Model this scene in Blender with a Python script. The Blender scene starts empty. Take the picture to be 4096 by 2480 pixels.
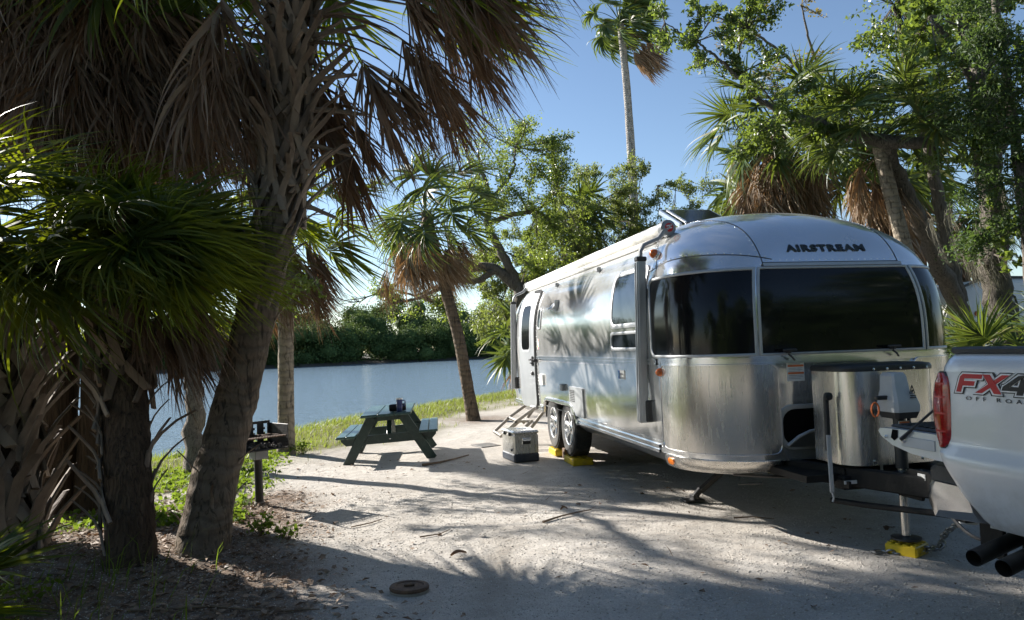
import bpy, bmesh, math, random
import numpy as np
from mathutils import Vector, Matrix, Euler

R_ = math.radians
SC = bpy.context.scene
COL = SC.collection
random.seed(7)
RNG = np.random.default_rng(11)

# ------------------------------------------------------------------ camera, sky, sun, exposure
cam_d = bpy.data.cameras.new('camera')
cam_d.sensor_width = 36.0
cam_d.lens = 740 / 1024 * 36.0
cam_d.clip_start = 0.05
cam_d.clip_end = 3000
cam = bpy.data.objects.new('camera', cam_d)
COL.objects.link(cam)
cam.matrix_world = Matrix.Translation((0, 0, 1.55)) @ Matrix.Rotation(R_(-10.8), 4, 'Z') @ Matrix.Rotation(R_(92.86), 4, 'X') @ Matrix.Rotation(R_(-2.0), 4, 'Z')
SC.camera = cam

SUN_EL = 27.0
SUN_AZ = -43.0          # measured from +Y, clockwise positive
world = bpy.data.worlds.new('World')
SC.world = world
world.use_nodes = True
wn = world.node_tree
wn.nodes.clear()
wo = wn.nodes.new('ShaderNodeOutputWorld')
wb = wn.nodes.new('ShaderNodeBackground')
ws = wn.nodes.new('ShaderNodeTexSky')
ws.sky_type = 'NISHITA'
ws.sun_disc = False
ws.sun_elevation = R_(SUN_EL)
ws.sun_rotation = R_(SUN_AZ)
ws.altitude = 0
ws.air_density = 0.9
ws.dust_density = 0.15
ws.ozone_density = 1.7
wb.inputs['Strength'].default_value = 0.063
wn.links.new(ws.outputs[0], wb.inputs['Color'])
wn.links.new(wb.outputs[0], wo.inputs['Surface'])

sd = bpy.data.lights.new('sun', 'SUN')
sd.energy = 5.0
sd.angle = R_(0.55)
sd.color = (1.0, 0.95, 0.88)
sun = bpy.data.objects.new('sun', sd)
COL.objects.link(sun)
sdir = Vector((math.sin(R_(SUN_AZ)) * math.cos(R_(SUN_EL)), math.cos(R_(SUN_AZ)) * math.cos(R_(SUN_EL)), math.sin(R_(SUN_EL))))
sun.rotation_euler = sdir.to_track_quat('Z', 'Y').to_euler()
sun.location = sdir * 60

SC.view_settings.view_transform = 'Standard'
SC.view_settings.look = 'None'
SC.view_settings.exposure = 1.42
SC.view_settings.gamma = 1.0
SC.view_settings.use_curve_mapping = False
SC.render.engine = 'CYCLES'
SC.cycles.use_denoising = True
SC.cycles.max_bounces = 8
SC.cycles.transparent_max_bounces = 8
SC.cycles.caustics_reflective = True
SC.cycles.blur_glossy = 1.0
SC.cycles.sample_clamp_indirect = 6.0

# ------------------------------------------------------------------ materials
def nt(name):
    m = bpy.data.materials.new(name)
    m.use_nodes = True
    t = m.node_tree
    t.nodes.clear()
    o = t.nodes.new('ShaderNodeOutputMaterial')
    return m, t, o

def node(t, typ, **kw):
    n = t.nodes.new(typ)
    for k, v in kw.items():
        if k in n.inputs:
            n.inputs[k].default_value = v
        else:
            setattr(n, k, v)
    return n

def rgba(c):
    return (c[0], c[1], c[2], 1.0)

def mixc(t, fac, a, b, blend='MIX'):
    n = t.nodes.new('ShaderNodeMix')
    n.data_type = 'RGBA'
    n.blend_type = blend
    for sock, v in ((n.inputs[0], fac), (n.inputs[6], a), (n.inputs[7], b)):
        if isinstance(v, (int, float)):
            sock.default_value = v
        elif isinstance(v, tuple):
            sock.default_value = rgba(v)
        else:
            t.links.new(v, sock)
    return n.outputs[2]

def noise(t, vec, scale, detail=4.0, rough=0.55, dist=0.0):
    n = node(t, 'ShaderNodeTexNoise', Scale=scale, Detail=detail, Roughness=rough, Distortion=dist)
    if vec is not None:
        t.links.new(vec, n.inputs['Vector'])
    return n.outputs['Fac']

def ramp(t, fac, lo, hi, a=0.0, b=1.0):
    n = t.nodes.new('ShaderNodeMapRange')
    n.clamp = True
    n.inputs[1].default_value = lo
    n.inputs[2].default_value = hi
    n.inputs[3].default_value = a
    n.inputs[4].default_value = b
    t.links.new(fac, n.inputs[0])
    return n.outputs[0]

def coords(t, stretch=(1, 1, 1), kind='Object'):
    c = t.nodes.new('ShaderNodeTexCoord')
    mp = t.nodes.new('ShaderNodeMapping')
    mp.inputs['Scale'].default_value = stretch
    t.links.new(c.outputs[kind], mp.inputs['Vector'])
    return mp.outputs[0]

def pm(name, c1, c2=None, scale=6.0, rough=0.6, metal=0.0, bump=0.0, bscale=None, stretch=(1, 1, 1), detail=5.0,
       rvar=0.0, spec=0.5, coat=0.0, lo=0.35, hi=0.65, bdist=0.02, dirt=None, dscale=2.0, damt=0.5):
    m, t, o = nt(name)
    p = node(t, 'ShaderNodeBsdfPrincipled', Roughness=rough, Metallic=metal)
    p.inputs['Specular IOR Level'].default_value = spec
    p.inputs['Coat Weight'].default_value = coat
    v = coords(t, stretch)
    f = noise(t, v, scale, detail)
    col = mixc(t, ramp(t, f, lo, hi), c1, c2 if c2 else tuple(x * 0.85 for x in c1))
    if dirt:
        f2 = noise(t, v, dscale, 6.0, 0.65)
        col = mixc(t, ramp(t, f2, 0.5, 0.72, 0.0, damt), col, dirt)
    t.links.new(col, p.inputs['Base Color'])
    if rvar:
        t.links.new(ramp(t, f, 0.3, 0.7, rough - rvar, rough + rvar), p.inputs['Roughness'])
    if bump:
        b = node(t, 'ShaderNodeBump', Strength=bump, Distance=bdist)
        t.links.new(noise(t, v, bscale or scale * 3, 6.0), b.inputs['Height'])
        t.links.new(b.outputs[0], p.inputs['Normal'])
    t.links.new(p.outputs[0], o.inputs['Surface'])
    return m

def leafm(name, c1, c2, c3=None, rough=0.42, trans=(0.2, 0.3, 0.03), tw=0.35, spec=0.5, f3=0.12):
    """leaf: colour differs from leaf to leaf, light passes through"""
    m, t, o = nt(name)
    g = t.nodes.new('ShaderNodeNewGeometry')
    oi = t.nodes.new('ShaderNodeObjectInfo')
    col = mixc(t, g.outputs['Random Per Island'], c1, c2)
    if c3:
        w = t.nodes.new('ShaderNodeTexWhiteNoise')
        w.noise_dimensions = '1D'
        t.links.new(g.outputs['Random Per Island'], w.inputs['W'])
        col = mixc(t, ramp(t, w.outputs['Value'], 1 - f3 - 0.01, 1 - f3), col, c3)
    col = mixc(t, ramp(t, oi.outputs['Random'], 0, 1, 0.0, 0.45), col, tuple(x * 0.55 for x in c1))
    v = coords(t)
    col = mixc(t, ramp(t, noise(t, v, 9.0, 3.0), 0.35, 0.7, 0.0, 0.5), col, tuple(x * 0.7 for x in c2))
    p = node(t, 'ShaderNodeBsdfPrincipled', Roughness=rough)
    p.inputs['Specular IOR Level'].default_value = spec
    t.links.new(col, p.inputs['Base Color'])
    tr = t.nodes.new('ShaderNodeBsdfTranslucent')
    tr.inputs['Color'].default_value = rgba(trans)
    mx = t.nodes.new('ShaderNodeMixShader')
    mx.inputs[0].default_value = tw
    t.links.new(p.outputs[0], mx.inputs[1])
    t.links.new(tr.outputs[0], mx.inputs[2])
    t.links.new(mx.outputs[0], o.inputs['Surface'])
    return m

# ------------------------------------------------------------------ mesh helpers
def tag(o, label=None, cat=None, group=None, kind=None):
    if label: o['label'] = label
    if cat: o['category'] = cat
    if group: o['group'] = group
    if kind: o['kind'] = kind
    return o

def base_of(o):
    v = Vector((0, 0, 0))
    while o is not None:
        v += o.location
        o = o.parent
    return v

def thing(name, loc, label, cat, group=None):
    o = bpy.data.objects.new(name, None)
    o.empty_display_size = 0.2
    o.location = loc
    COL.objects.link(o)
    return tag(o, label, cat, group)

def link_mesh(name, me, mat, parent=None, kind=None):
    o = bpy.data.objects.new(name, me)
    if mat is not None and not me.materials:
        me.materials.append(mat)
    COL.objects.link(o)
    if parent is not None:
        o.parent = parent
    if kind: o['kind'] = kind
    return o

def np_mesh(name, V, F, mat, parent=None, smooth=False, kind=None, sharp=None):
    """V (n,3) in world space, F (m,k) faces with k corners each"""
    V = np.asarray(V, dtype=np.float32)
    F = np.asarray(F, dtype=np.int32)
    if parent is not None:
        b = base_of(parent)
        V = V - np.array((b.x, b.y, b.z), dtype=np.float32)
    me = bpy.data.meshes.new(name)
    k = F.shape[1]
    me.vertices.add(len(V)); me.vertices.foreach_set('co', V.ravel())
    me.loops.add(F.size); me.loops.foreach_set('vertex_index', F.ravel())
    me.polygons.add(len(F))
    me.polygons.foreach_set('loop_start', np.arange(0, F.size, k, dtype=np.int32))
    me.update(calc_edges=True)
    me.validate()
    if smooth:
        me.shade_smooth()
        if sharp: me.set_sharp_from_angle(angle=R_(sharp))
    return link_mesh(name, me, mat, parent, kind)

class MB:
    """collects shapes (world coordinates) that become one mesh"""
    def __init__(s):
        s.v = []; s.f = []
    def add(s, vs, fs):
        n = len(s.v)
        s.v += [tuple(p) for p in vs]
        s.f += [tuple(i + n for i in f) for f in fs]
        return s
    def box(s, c, d, rot=None, ch=0.0, M=None):
        hx, hy, hz = d[0] / 2, d[1] / 2, d[2] / 2
        ch = min(ch, hx * .9, hy * .9, hz * .9)
        rm = (Euler(rot).to_matrix() if rot is not None else Matrix.Identity(3)) if M is None else M
        c = Vector(c)
        if ch <= 0:
            P = [Vector((x * hx, y * hy, z * hz)) for x in (-1, 1) for y in (-1, 1) for z in (-1, 1)]
            fs = [(0, 1, 3, 2), (4, 6, 7, 5), (0, 4, 5, 1), (2, 3, 7, 6), (0, 2, 6, 4), (1, 5, 7, 3)]
        else:
            P = []; idx = {}
            for x in (-1, 1):
                for y in (-1, 1):
                    for z in (-1, 1):
                        for a in range(3):
                            h = [hx - ch, hy - ch, hz - ch]
                            h[a] = (hx, hy, hz)[a]
                            idx[(x, y, z, a)] = len(P)
                            P.append(Vector((x * h[0], y * h[1], z * h[2])))
            fs = []
            for a in range(3):
                b_, c_ = (a + 1) % 3, (a + 2) % 3
                for sg in (-1, 1):
                    q = []
                    for (u, w) in ((-1, -1), (1, -1), (1, 1), (-1, 1)):
                        k = [0, 0, 0]; k[a] = sg; k[b_] = u; k[c_] = w
                        q.append(idx[(k[0], k[1], k[2], a)])
                    fs.append(tuple(q if sg > 0 else q[::-1]))
                    # edges along axis a
                for u in (-1, 1):
                    for w in (-1, 1):
                        k0 = [0, 0, 0]; k1 = [0, 0, 0]
                        k0[a] = -1; k1[a] = 1
                        for k in (k0, k1): k[b_] = u; k[c_] = w
                        q = (idx[(*k0, b_)], idx[(*k1, b_)], idx[(*k1, c_)], idx[(*k0, c_)])
                        fs.append(q if u * w > 0 else q[::-1])
            for x in (-1, 1):
                for y in (-1, 1):
                    for z in (-1, 1):
                        q = tuple(idx[(x, y, z, a)] for a in range(3))
                        fs.append(q if x * y * z > 0 else q[::-1])
        return s.add([c + rm @ p for p in P], fs)
    def bar(s, p, q, w, h, ch=0.0, up=(0, 0, 1)):
        p = Vector(p); q = Vector(q)
        y = (q - p)
        L = y.length
        y.normalize()
        up = Vector(up)
        if abs(y.dot(up)) > 0.98: up = Vector((0, 1, 0)) if abs(y.y) < .9 else Vector((1, 0, 0))
        x = y.cross(up).normalized()
        z = x.cross(y)
        M = Matrix((x, y, z)).transposed()
        return s.box((p + q) / 2, (w, L, h), ch=ch, M=M)
    def tube(s, pts, rad, n=10, cap=True, jit=0.0, rnd=None):
        pts = [Vector(p) for p in pts]
        m = len(pts)
        if not hasattr(rad, '__len__'): rad = [rad] * m
        t0 = (pts[1] - pts[0]).normalized()
        a = Vector((1, 0, 0)) if abs(t0.x) < .8 else Vector((0, 1, 0))
        x = (a - t0 * a.dot(t0)).normalized()
        vs = []
        for i, p in enumerate(pts):
            t = (pts[min(i + 1, m - 1)] - pts[max(i - 1, 0)]).normalized()
            x = (x - t * x.dot(t)).normalized()
            y = t.cross(x)
            for k in range(n):
                an = 2 * math.pi * k / n
                r = rad[i] * (1 + (rnd.uniform(-jit, jit) if jit else 0))
                vs.append(p + (x * math.cos(an) + y * math.sin(an)) * r)
        fs = []
        for i in range(m - 1):
            for k in range(n):
                k2 = (k + 1) % n
                fs.append((i * n + k, i * n + k2, (i + 1) * n + k2, (i + 1) * n + k))
        if cap:
            fs.append(tuple(range(n))[::-1])
            fs.append(tuple((m - 1) * n + k for k in range(n)))
        return s.add(vs, fs)
    def cyl(s, p, q, r, n=16, r2=None):
        return s.tube([p, q], [r, r if r2 is None else r2], n)
    def lathe(s, c, axis, prof, n=24, cap=True):
        """prof: (radius, height along axis)"""
        ax = Vector(axis).normalized()
        a = Vector((1, 0, 0)) if abs(ax.x) < .8 else Vector((0, 1, 0))
        x = (a - ax * a.dot(ax)).normalized()
        y = ax.cross(x)
        c = Vector(c)
        vs = []; fs = []
        for r, h in prof:
            for k in range(n):
                an = 2 * math.pi * k / n
                vs.append(c + ax * h + (x * math.cos(an) + y * math.sin(an)) * r)
        for i in range(len(prof) - 1):
            for k in range(n):
                k2 = (k + 1) % n
                fs.append((i * n + k, i * n + k2, (i + 1) * n + k2, (i + 1) * n + k))
        if cap:
            fs.append(tuple(range(n))[::-1])
            fs.append(tuple((len(prof) - 1) * n + k for k in range(n)))
        return s.add(vs, fs)
    def prism(s, poly, d):
        """poly: 3D points in order; d: extrusion vector"""
        P = [Vector(p) for p in poly]
        d = Vector(d); n = len(P)
        vs = P + [p + d for p in P]
        fs = [tuple(range(n))[::-1], tuple(range(n, 2 * n))]
        fs += [(i, (i + 1) % n, (i + 1) % n + n, i + n) for i in range(n)]
        return s.add(vs, fs)
    def grid(s, G, closed=False):
        """G: rows of points"""
        n = len(G[0])
        vs = [p for r in G for p in r]
        fs = []
        for i in range(len(G) - 1):
            for k in range(n if closed else n - 1):
                k2 = (k + 1) % n
                fs.append((i * n + k, i * n + k2, (i + 1) * n + k2, (i + 1) * n + k))
        return s.add(vs, fs)
    def build(s, name, mat, parent=None, smooth=True, sharp=35, kind=None, fix=True):
        b = base_of(parent) if parent is not None else Vector((0, 0, 0))
        me = bpy.data.meshes.new(name)
        me.from_pydata([(p[0] - b.x, p[1] - b.y, p[2] - b.z) for p in s.v], [], s.f)
        me.validate()
        if fix:
            bm = bmesh.new(); bm.from_mesh(me)
            bmesh.ops.recalc_face_normals(bm, faces=bm.faces)
            bm.to_mesh(me); bm.free()
        if smooth:
            me.shade_smooth(); me.set_sharp_from_angle(angle=R_(sharp))
        return link_mesh(name, me, mat, parent, kind)

def single(mb, name, mat, loc, label, cat, group=None, **kw):
    """a thing that is one mesh, origin at loc"""
    mb.v = [(p[0] - loc[0], p[1] - loc[1], p[2] - loc[2]) for p in mb.v]
    o = mb.build(name, mat, None, **kw)
    o.location = loc
    return tag(o, label, cat, group)

def smoothstep(a, b, x):
    t = np.clip((x - a) / (b - a), 0, 1)
    return t * t * (3 - 2 * t)

def text_mesh(txt, size, ext, M, sx=1.0, shear=0.0, off=0.0, space=1.0):
    """flat lettering as MB; M maps (x right, y up, z out) into the world"""
    cu = bpy.data.curves.new('txt', 'FONT')
    cu.body = txt; cu.size = size; cu.extrude = ext; cu.offset = off; cu.shear = shear
    cu.space_character = space; cu.align_x = 'CENTER'; cu.align_y = 'CENTER'; cu.resolution_u = 3
    ob = bpy.data.objects.new('txt', cu)
    COL.objects.link(ob)
    dg = bpy.context.evaluated_depsgraph_get()
    me = ob.evaluated_get(dg).to_mesh()
    vs = [M @ Vector((v.co.x * sx, v.co.y, v.co.z)) for v in me.vertices]
    fs = [tuple(p.vertices) for p in me.polygons]
    ob.evaluated_get(dg).to_mesh_clear()
    bpy.data.objects.remove(ob); bpy.data.curves.remove(cu)
    return MB().add(vs, fs)
# ------------------------------------------------------------------ palette
M = {}
M['metal'] = None
def alu(name, base, rough, wav=0.25, dirt=0.25, diff=0.25, stretch=(0.6, 0.6, 0.6), streak=False):
    m, t, o = nt(name)
    v = coords(t)
    p = node(t, 'ShaderNodeBsdfPrincipled', Metallic=1.0, Roughness=rough)
    f = noise(t, v, 1.3, 5.0)
    t.links.new(mixc(t, ramp(t, f, 0.3, 0.7), base, tuple(x * 0.9 for x in base)), p.inputs['Base Color'])
    fr = noise(t, coords(t, (3, 3, 0.3)), 14.0, 5.0)
    t.links.new(ramp(t, fr, 0.3, 0.7, rough * 0.8, rough * 1.25), p.inputs['Roughness'])
    b = node(t, 'ShaderNodeBump', Strength=wav, Distance=0.012)
    t.links.new(noise(t, coords(t, (1, 1, 0.5)), 2.2, 2.0), b.inputs['Height'])
    if streak:
        b2 = node(t, 'ShaderNodeBump', Strength=0.03, Distance=0.003)
        t.links.new(noise(t, coords(t, (9, 9, 0.02)), 24.0, 2.0), b2.inputs['Height'])
        t.links.new(b.outputs[0], b2.inputs['Normal'])
        b = b2
    t.links.new(b.outputs[0], p.inputs['Normal'])
    d = node(t, 'ShaderNodeBsdfPrincipled', Roughness=0.7)
    d.inputs['Base Color'].default_value = (0.55, 0.55, 0.54, 1)
    mx = t.nodes.new('ShaderNodeMixShader')
    t.links.new(ramp(t, noise(t, v, 2.5, 6.0), 0.3, 0.75, diff * 0.6, diff * 1.4), mx.inputs[0])
    t.links.new(p.outputs[0], mx.inputs[1]); t.links.new(d.outputs[0], mx.inputs[2])
    t.links.new(mx.outputs[0], o.inputs['Surface'])
    return m
M['alu'] = alu('aluminium skin', (0.84, 0.85, 0.86), 0.13, 0.20, diff=0.24)
M['steel'] = alu('brushed steel', (0.72, 0.69, 0.64), 0.24, 0.10, diff=0.16, streak=True)
M['trim'] = pm('bright trim', (0.78, 0.79, 0.8), (0.7, 0.7, 0.71), 8, 0.22, 0.95)
M['frame'] = pm('satin window frame', (0.46, 0.47, 0.48), (0.40, 0.41, 0.42), 8, 0.45, 0.45)
M['seam'] = pm('dark seam', (0.05, 0.05, 0.05), None, 9, 0.6)
M['glass'] = pm('tinted glass', (0.006, 0.007, 0.008), (0.009, 0.009, 0.01), 3, 0.10, spec=0.28)
M['sideglass'] = pm('mirrored side glass', (0.06, 0.075, 0.09), (0.05, 0.06, 0.08), 3, 0.03, 0.55, bump=0.08, bscale=5)
M['black'] = pm('black plastic', (0.018, 0.018, 0.019), (0.028, 0.028, 0.03), 14, 0.45, bump=0.1, bscale=80)
M['blackmetal'] = pm('black painted steel', (0.02, 0.02, 0.021), (0.035, 0.033, 0.03), 9, 0.4, bump=0.15, bscale=40, dirt=(0.10, 0.085, 0.07), damt=0.5)
M['rubber'] = pm('tyre rubber', (0.022, 0.022, 0.022), (0.04, 0.038, 0.035), 12, 0.8, bump=0.3, bscale=70, dirt=(0.15, 0.13, 0.11), damt=0.45)
M['alloy'] = pm('cast alloy', (0.75, 0.75, 0.76), (0.6, 0.6, 0.6), 10, 0.25, 0.9)
M['white'] = pm('white vinyl', (0.78, 0.77, 0.74), (0.68, 0.67, 0.63), 5, 0.5, bump=0.1, bscale=12, dirt=(0.45, 0.42, 0.36), damt=0.35)
M['whitepaint'] = pm('white gelcoat', (0.80, 0.79, 0.76), (0.72, 0.71, 0.68), 3, 0.3, coat=0.3)
M['grey'] = pm('grey painted metal', (0.28, 0.29, 0.30), (0.24, 0.25, 0.26), 6, 0.45, 0.3)
M['armgrey'] = pm('grey anodised arm', (0.36, 0.37, 0.385), (0.31, 0.32, 0.33), 4, 0.4, 0.6, stretch=(8, 8, 1))
M['ltgrey'] = pm('pale grey plastic', (0.47, 0.48, 0.49), (0.42, 0.43, 0.44), 6, 0.4)
M['amber'] = pm('amber lens', (0.55, 0.13, 0.01), (0.40, 0.07, 0.005), 30, 0.15, coat=0.6)
M['orange'] = pm('orange reflector', (0.85, 0.24, 0.02), (0.7, 0.16, 0.01), 30, 0.25, coat=0.4)
M['yellow'] = pm('yellow plastic block', (0.74, 0.52, 0.015), (0.62, 0.42, 0.012), 9, 0.45, bump=0.1, bscale=60, dirt=(0.32, 0.24, 0.08), dscale=7, damt=0.6)
M['stickerwhite'] = pm('paper sticker', (0.72, 0.71, 0.68), None, 20, 0.6)
M['stickerorange'] = pm('orange print', (0.65, 0.16, 0.04), None, 20, 0.6)
M['stickergrey'] = pm('grey print', (0.30, 0.30, 0.31), None, 20, 0.6)
M['blue'] = pm('blue print', (0.03, 0.12, 0.40), None, 20, 0.5)
M['cyan'] = pm('pale blue print', (0.25, 0.6, 0.75), None, 20, 0.5)
M['redlens'] = pm('red lens', (0.42, 0.006, 0.008), (0.22, 0.003, 0.004), 40, 0.12, coat=0.8, stretch=(1, 1, 3))
M['red'] = pm('red decal', (0.50, 0.015, 0.02), (0.44, 0.012, 0.016), 8, 0.35)
M['decalblack'] = pm('black decal', (0.015, 0.015, 0.018), None, 8, 0.35)
M['decalwhite'] = pm('white decal edge', (0.7, 0.7, 0.7), None, 8, 0.35)
M['wood'] = pm('old timber', (0.16, 0.10, 0.06), (0.09, 0.055, 0.03), 4, 0.85, stretch=(1, 8, 1), bump=0.4, bscale=30)
M['tongue'] = pm('tongue frame black', (0.008, 0.008, 0.008), (0.016, 0.015, 0.014), 6, 0.6, spec=0.25, bump=0.2, bscale=30)
M['chain'] = pm('galvanised chain', (0.42, 0.42, 0.43), (0.30, 0.29, 0.28), 30, 0.38, 0.9)
M['rust'] = pm('rusty iron', (0.15, 0.085, 0.05), (0.08, 0.05, 0.035), 14, 0.85, bump=0.5, bscale=50)
M['concrete'] = pm('old concrete', (0.28, 0.25, 0.21), (0.2, 0.18, 0.15), 12, 0.9, bump=0.5, bscale=60)

def truck_paint():
    m, t, o = nt('silver car paint')
    p = node(t, 'ShaderNodeBsdfPrincipled', Metallic=0.35, Roughness=0.36)
    v = coords(t)
    fl = noise(t, v, 900.0, 1.0)
    col = mixc(t, ramp(t, fl, 0.3, 0.7), (0.60, 0.61, 0.635), (0.70, 0.71, 0.73))
    z = t.nodes.new('ShaderNodeSeparateXYZ')
    c = t.nodes.new('ShaderNodeTexCoord')
    t.links.new(c.outputs['Object'], z.inputs[0])
    low = ramp(t, z.outputs[2], 0.62, 0.95, 1.0, 0.0)
    d = t.nodes.new('ShaderNodeMath'); d.operation = 'MULTIPLY'
    t.links.new(low, d.inputs[0]); t.links.new(ramp(t, noise(t, v, 9.0, 7.0, 0.7), 0.42, 0.75, 0.0, 0.75), d.inputs[1])
    col = mixc(t, d.outputs[0], col, (0.33, 0.31, 0.28))
    t.links.new(col, p.inputs['Base Color'])
    p.inputs['Coat Weight'].default_value = 0.7
    p.inputs['Coat Roughness'].default_value = 0.06
    t.links.new(p.outputs[0], o.inputs['Surface'])
    return m
M['truck'] = truck_paint()

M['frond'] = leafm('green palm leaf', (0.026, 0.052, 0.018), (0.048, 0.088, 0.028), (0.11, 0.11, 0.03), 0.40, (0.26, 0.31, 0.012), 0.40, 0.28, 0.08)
M['frondfar'] = leafm('green palm leaf tinted sunlit', (0.055, 0.10, 0.042), (0.095, 0.145, 0.060), (0.20, 0.17, 0.06), 0.45, (0.20, 0.26, 0.03), 0.32, 0.35, 0.12)  # lighter copy of the palm green, sunlight put into the colour
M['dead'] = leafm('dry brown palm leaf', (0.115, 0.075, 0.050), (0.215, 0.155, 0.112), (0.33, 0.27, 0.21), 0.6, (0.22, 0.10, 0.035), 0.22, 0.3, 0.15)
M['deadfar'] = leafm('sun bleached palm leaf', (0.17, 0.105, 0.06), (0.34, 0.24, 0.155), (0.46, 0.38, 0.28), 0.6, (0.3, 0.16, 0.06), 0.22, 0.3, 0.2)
M['oak'] = leafm('broad tree leaf', (0.075, 0.125, 0.030), (0.150, 0.220, 0.055), (0.19, 0.21, 0.07), 0.36, (0.30, 0.38, 0.05), 0.42, 0.5, 0.12)
M['oakdark'] = leafm('glossy dark leaf', (0.050, 0.088, 0.026), (0.105, 0.16, 0.05), (0.15, 0.17, 0.06), 0.34, (0.24, 0.32, 0.04), 0.40, 0.5, 0.1)
M['willow'] = leafm('fine grey green leaf', (0.085, 0.115, 0.034), (0.155, 0.195, 0.065), (0.2, 0.19, 0.08), 0.5, (0.28, 0.34, 0.06), 0.42, 0.4, 0.1)
M['cedar'] = leafm('cedar spray', (0.034, 0.068, 0.024), (0.070, 0.110, 0.040), (0.14, 0.15, 0.06), 0.6, (0.14, 0.22, 0.04), 0.34, 0.3, 0.07)
M['mangrove'] = leafm('mangrove leaf', (0.050, 0.092, 0.034), (0.115, 0.165, 0.055), (0.10, 0.13, 0.045), 0.75, (0.16, 0.22, 0.05), 0.16, 0.1, 0.1)
M['thin'] = leafm('sparse yellow leaf', (0.18, 0.15, 0.04), (0.27, 0.20, 0.07), (0.3, 0.2, 0.1), 0.5, (0.3, 0.25, 0.05), 0.4, 0.3, 0.2)
M['moss'] = leafm('grey spanish moss', (0.17, 0.16, 0.125), (0.28, 0.265, 0.21), None, 0.9, (0.2, 0.19, 0.13), 0.3, 0.1)
M['grass'] = leafm('grass blade', (0.085, 0.115, 0.022), (0.165, 0.180, 0.045), (0.26, 0.22, 0.10), 0.5, (0.28, 0.34, 0.05), 0.4, 0.3, 0.2)
M['herb'] = leafm('low weed leaf', (0.055, 0.105, 0.020), (0.105, 0.165, 0.035), None, 0.7, (0.24, 0.34, 0.03), 0.4, 0.12)
M['litter'] = leafm('fallen leaf', (0.20, 0.125, 0.075), (0.36, 0.265, 0.19), (0.10, 0.06, 0.035), 0.65, (0.2, 0.1, 0.04), 0.15, 0.3, 0.25)

def bark(name, c1, c2, scale, stretch, bump, crack=(0.03, 0.025, 0.02), ring=False, dist=0.03):
    m, t, o = nt(name)
    v = coords(t, stretch)
    p = node(t, 'ShaderNodeBsdfPrincipled', Roughness=0.9)
    p.inputs['Specular IOR Level'].default_value = 0.15
    f = noise(t, v, scale, 7.0, 0.65, 0.4)
    col = mixc(t, ramp(t, f, 0.3, 0.7), c1, c2)
    nv = noise(t, coords(t, (stretch[0] * 1.5, stretch[1] * 1.5, stretch[2] * 0.6)), scale * 2.2, 4.0, 0.6, 0.8)
    cr = ramp(t, nv, 0.36, 0.46, 0.85, 0.0)
    col = mixc(t, cr, col, crack)
    big = noise(t, coords(t), 1.5, 3.0)
    col = mixc(t, ramp(t, big, 0.35, 0.7, 0.0, 0.5), col, tuple(x * 0.6 for x in c1))
    hgt = mixc(t, 0.5, f, ramp(t, nv, 0.35, 0.55))
    if ring:
        w = node(t, 'ShaderNodeTexWave', Scale=2.6, Distortion=9.0, Detail=4.0)
        w.bands_direction = 'Z'
        t.links.new(coords(t), w.inputs['Vector'])
        hgt = mixc(t, 0.45, hgt, w.outputs['Color'])
        col = mixc(t, ramp(t, w.outputs['Fac'], 0.0, 0.3, 0.30, 0.0), col, crack)
    t.links.new(col, p.inputs['Base Color'])
    b = node(t, 'ShaderNodeBump', Strength=bump, Distance=dist)
    t.links.new(hgt, b.inputs['Height'])
    t.links.new(b.outputs[0], p.inputs['Normal'])
    t.links.new(p.outputs[0], o.inputs['Surface'])
    return m
M['palmbark'] = bark('palm trunk', (0.20, 0.155, 0.112), (0.11, 0.083, 0.060), 9, (1, 1, 0.35), 0.9, ring=True)
M['palmbarkdark'] = bark('dark palm trunk', (0.12, 0.085, 0.058), (0.065, 0.045, 0.032), 12, (1.4, 1.4, 0.25), 1.0, ring=False)
M['palmbarkpale'] = bark('pale palm trunk', (0.40, 0.34, 0.26), (0.26, 0.215, 0.165), 8, (1, 1, 0.6), 0.8, ring=True)
M['washbark'] = bark('grey palm trunk', (0.50, 0.46, 0.41), (0.34, 0.31, 0.28), 4, (1, 1, 0.6), 0.9, ring=True, dist=0.08)
M['oakbark'] = bark('rough oak bark', (0.21, 0.185, 0.155), (0.115, 0.10, 0.083), 10, (1.2, 1.2, 0.4), 1.0)
M['paleoak'] = bark('pale furrowed bark', (0.36, 0.31, 0.255), (0.22, 0.185, 0.15), 14, (1.3, 1.3, 0.45), 1.0)
M['boot'] = pm('weathered leaf base', (0.27, 0.215, 0.165), (0.13, 0.095, 0.07), 5, 0.85, stretch=(1, 1, 0.25), bump=0.6, bscale=22, dirt=(0.06, 0.05, 0.04), dscale=3.0, damt=0.7)
M['bootdark'] = pm('dark leaf base', (0.20, 0.145, 0.10), (0.10, 0.072, 0.052), 5, 0.9, stretch=(1, 1, 0.25), bump=0.6, bscale=22, dirt=(0.04, 0.033, 0.027), dscale=3.0, damt=0.7)

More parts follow.
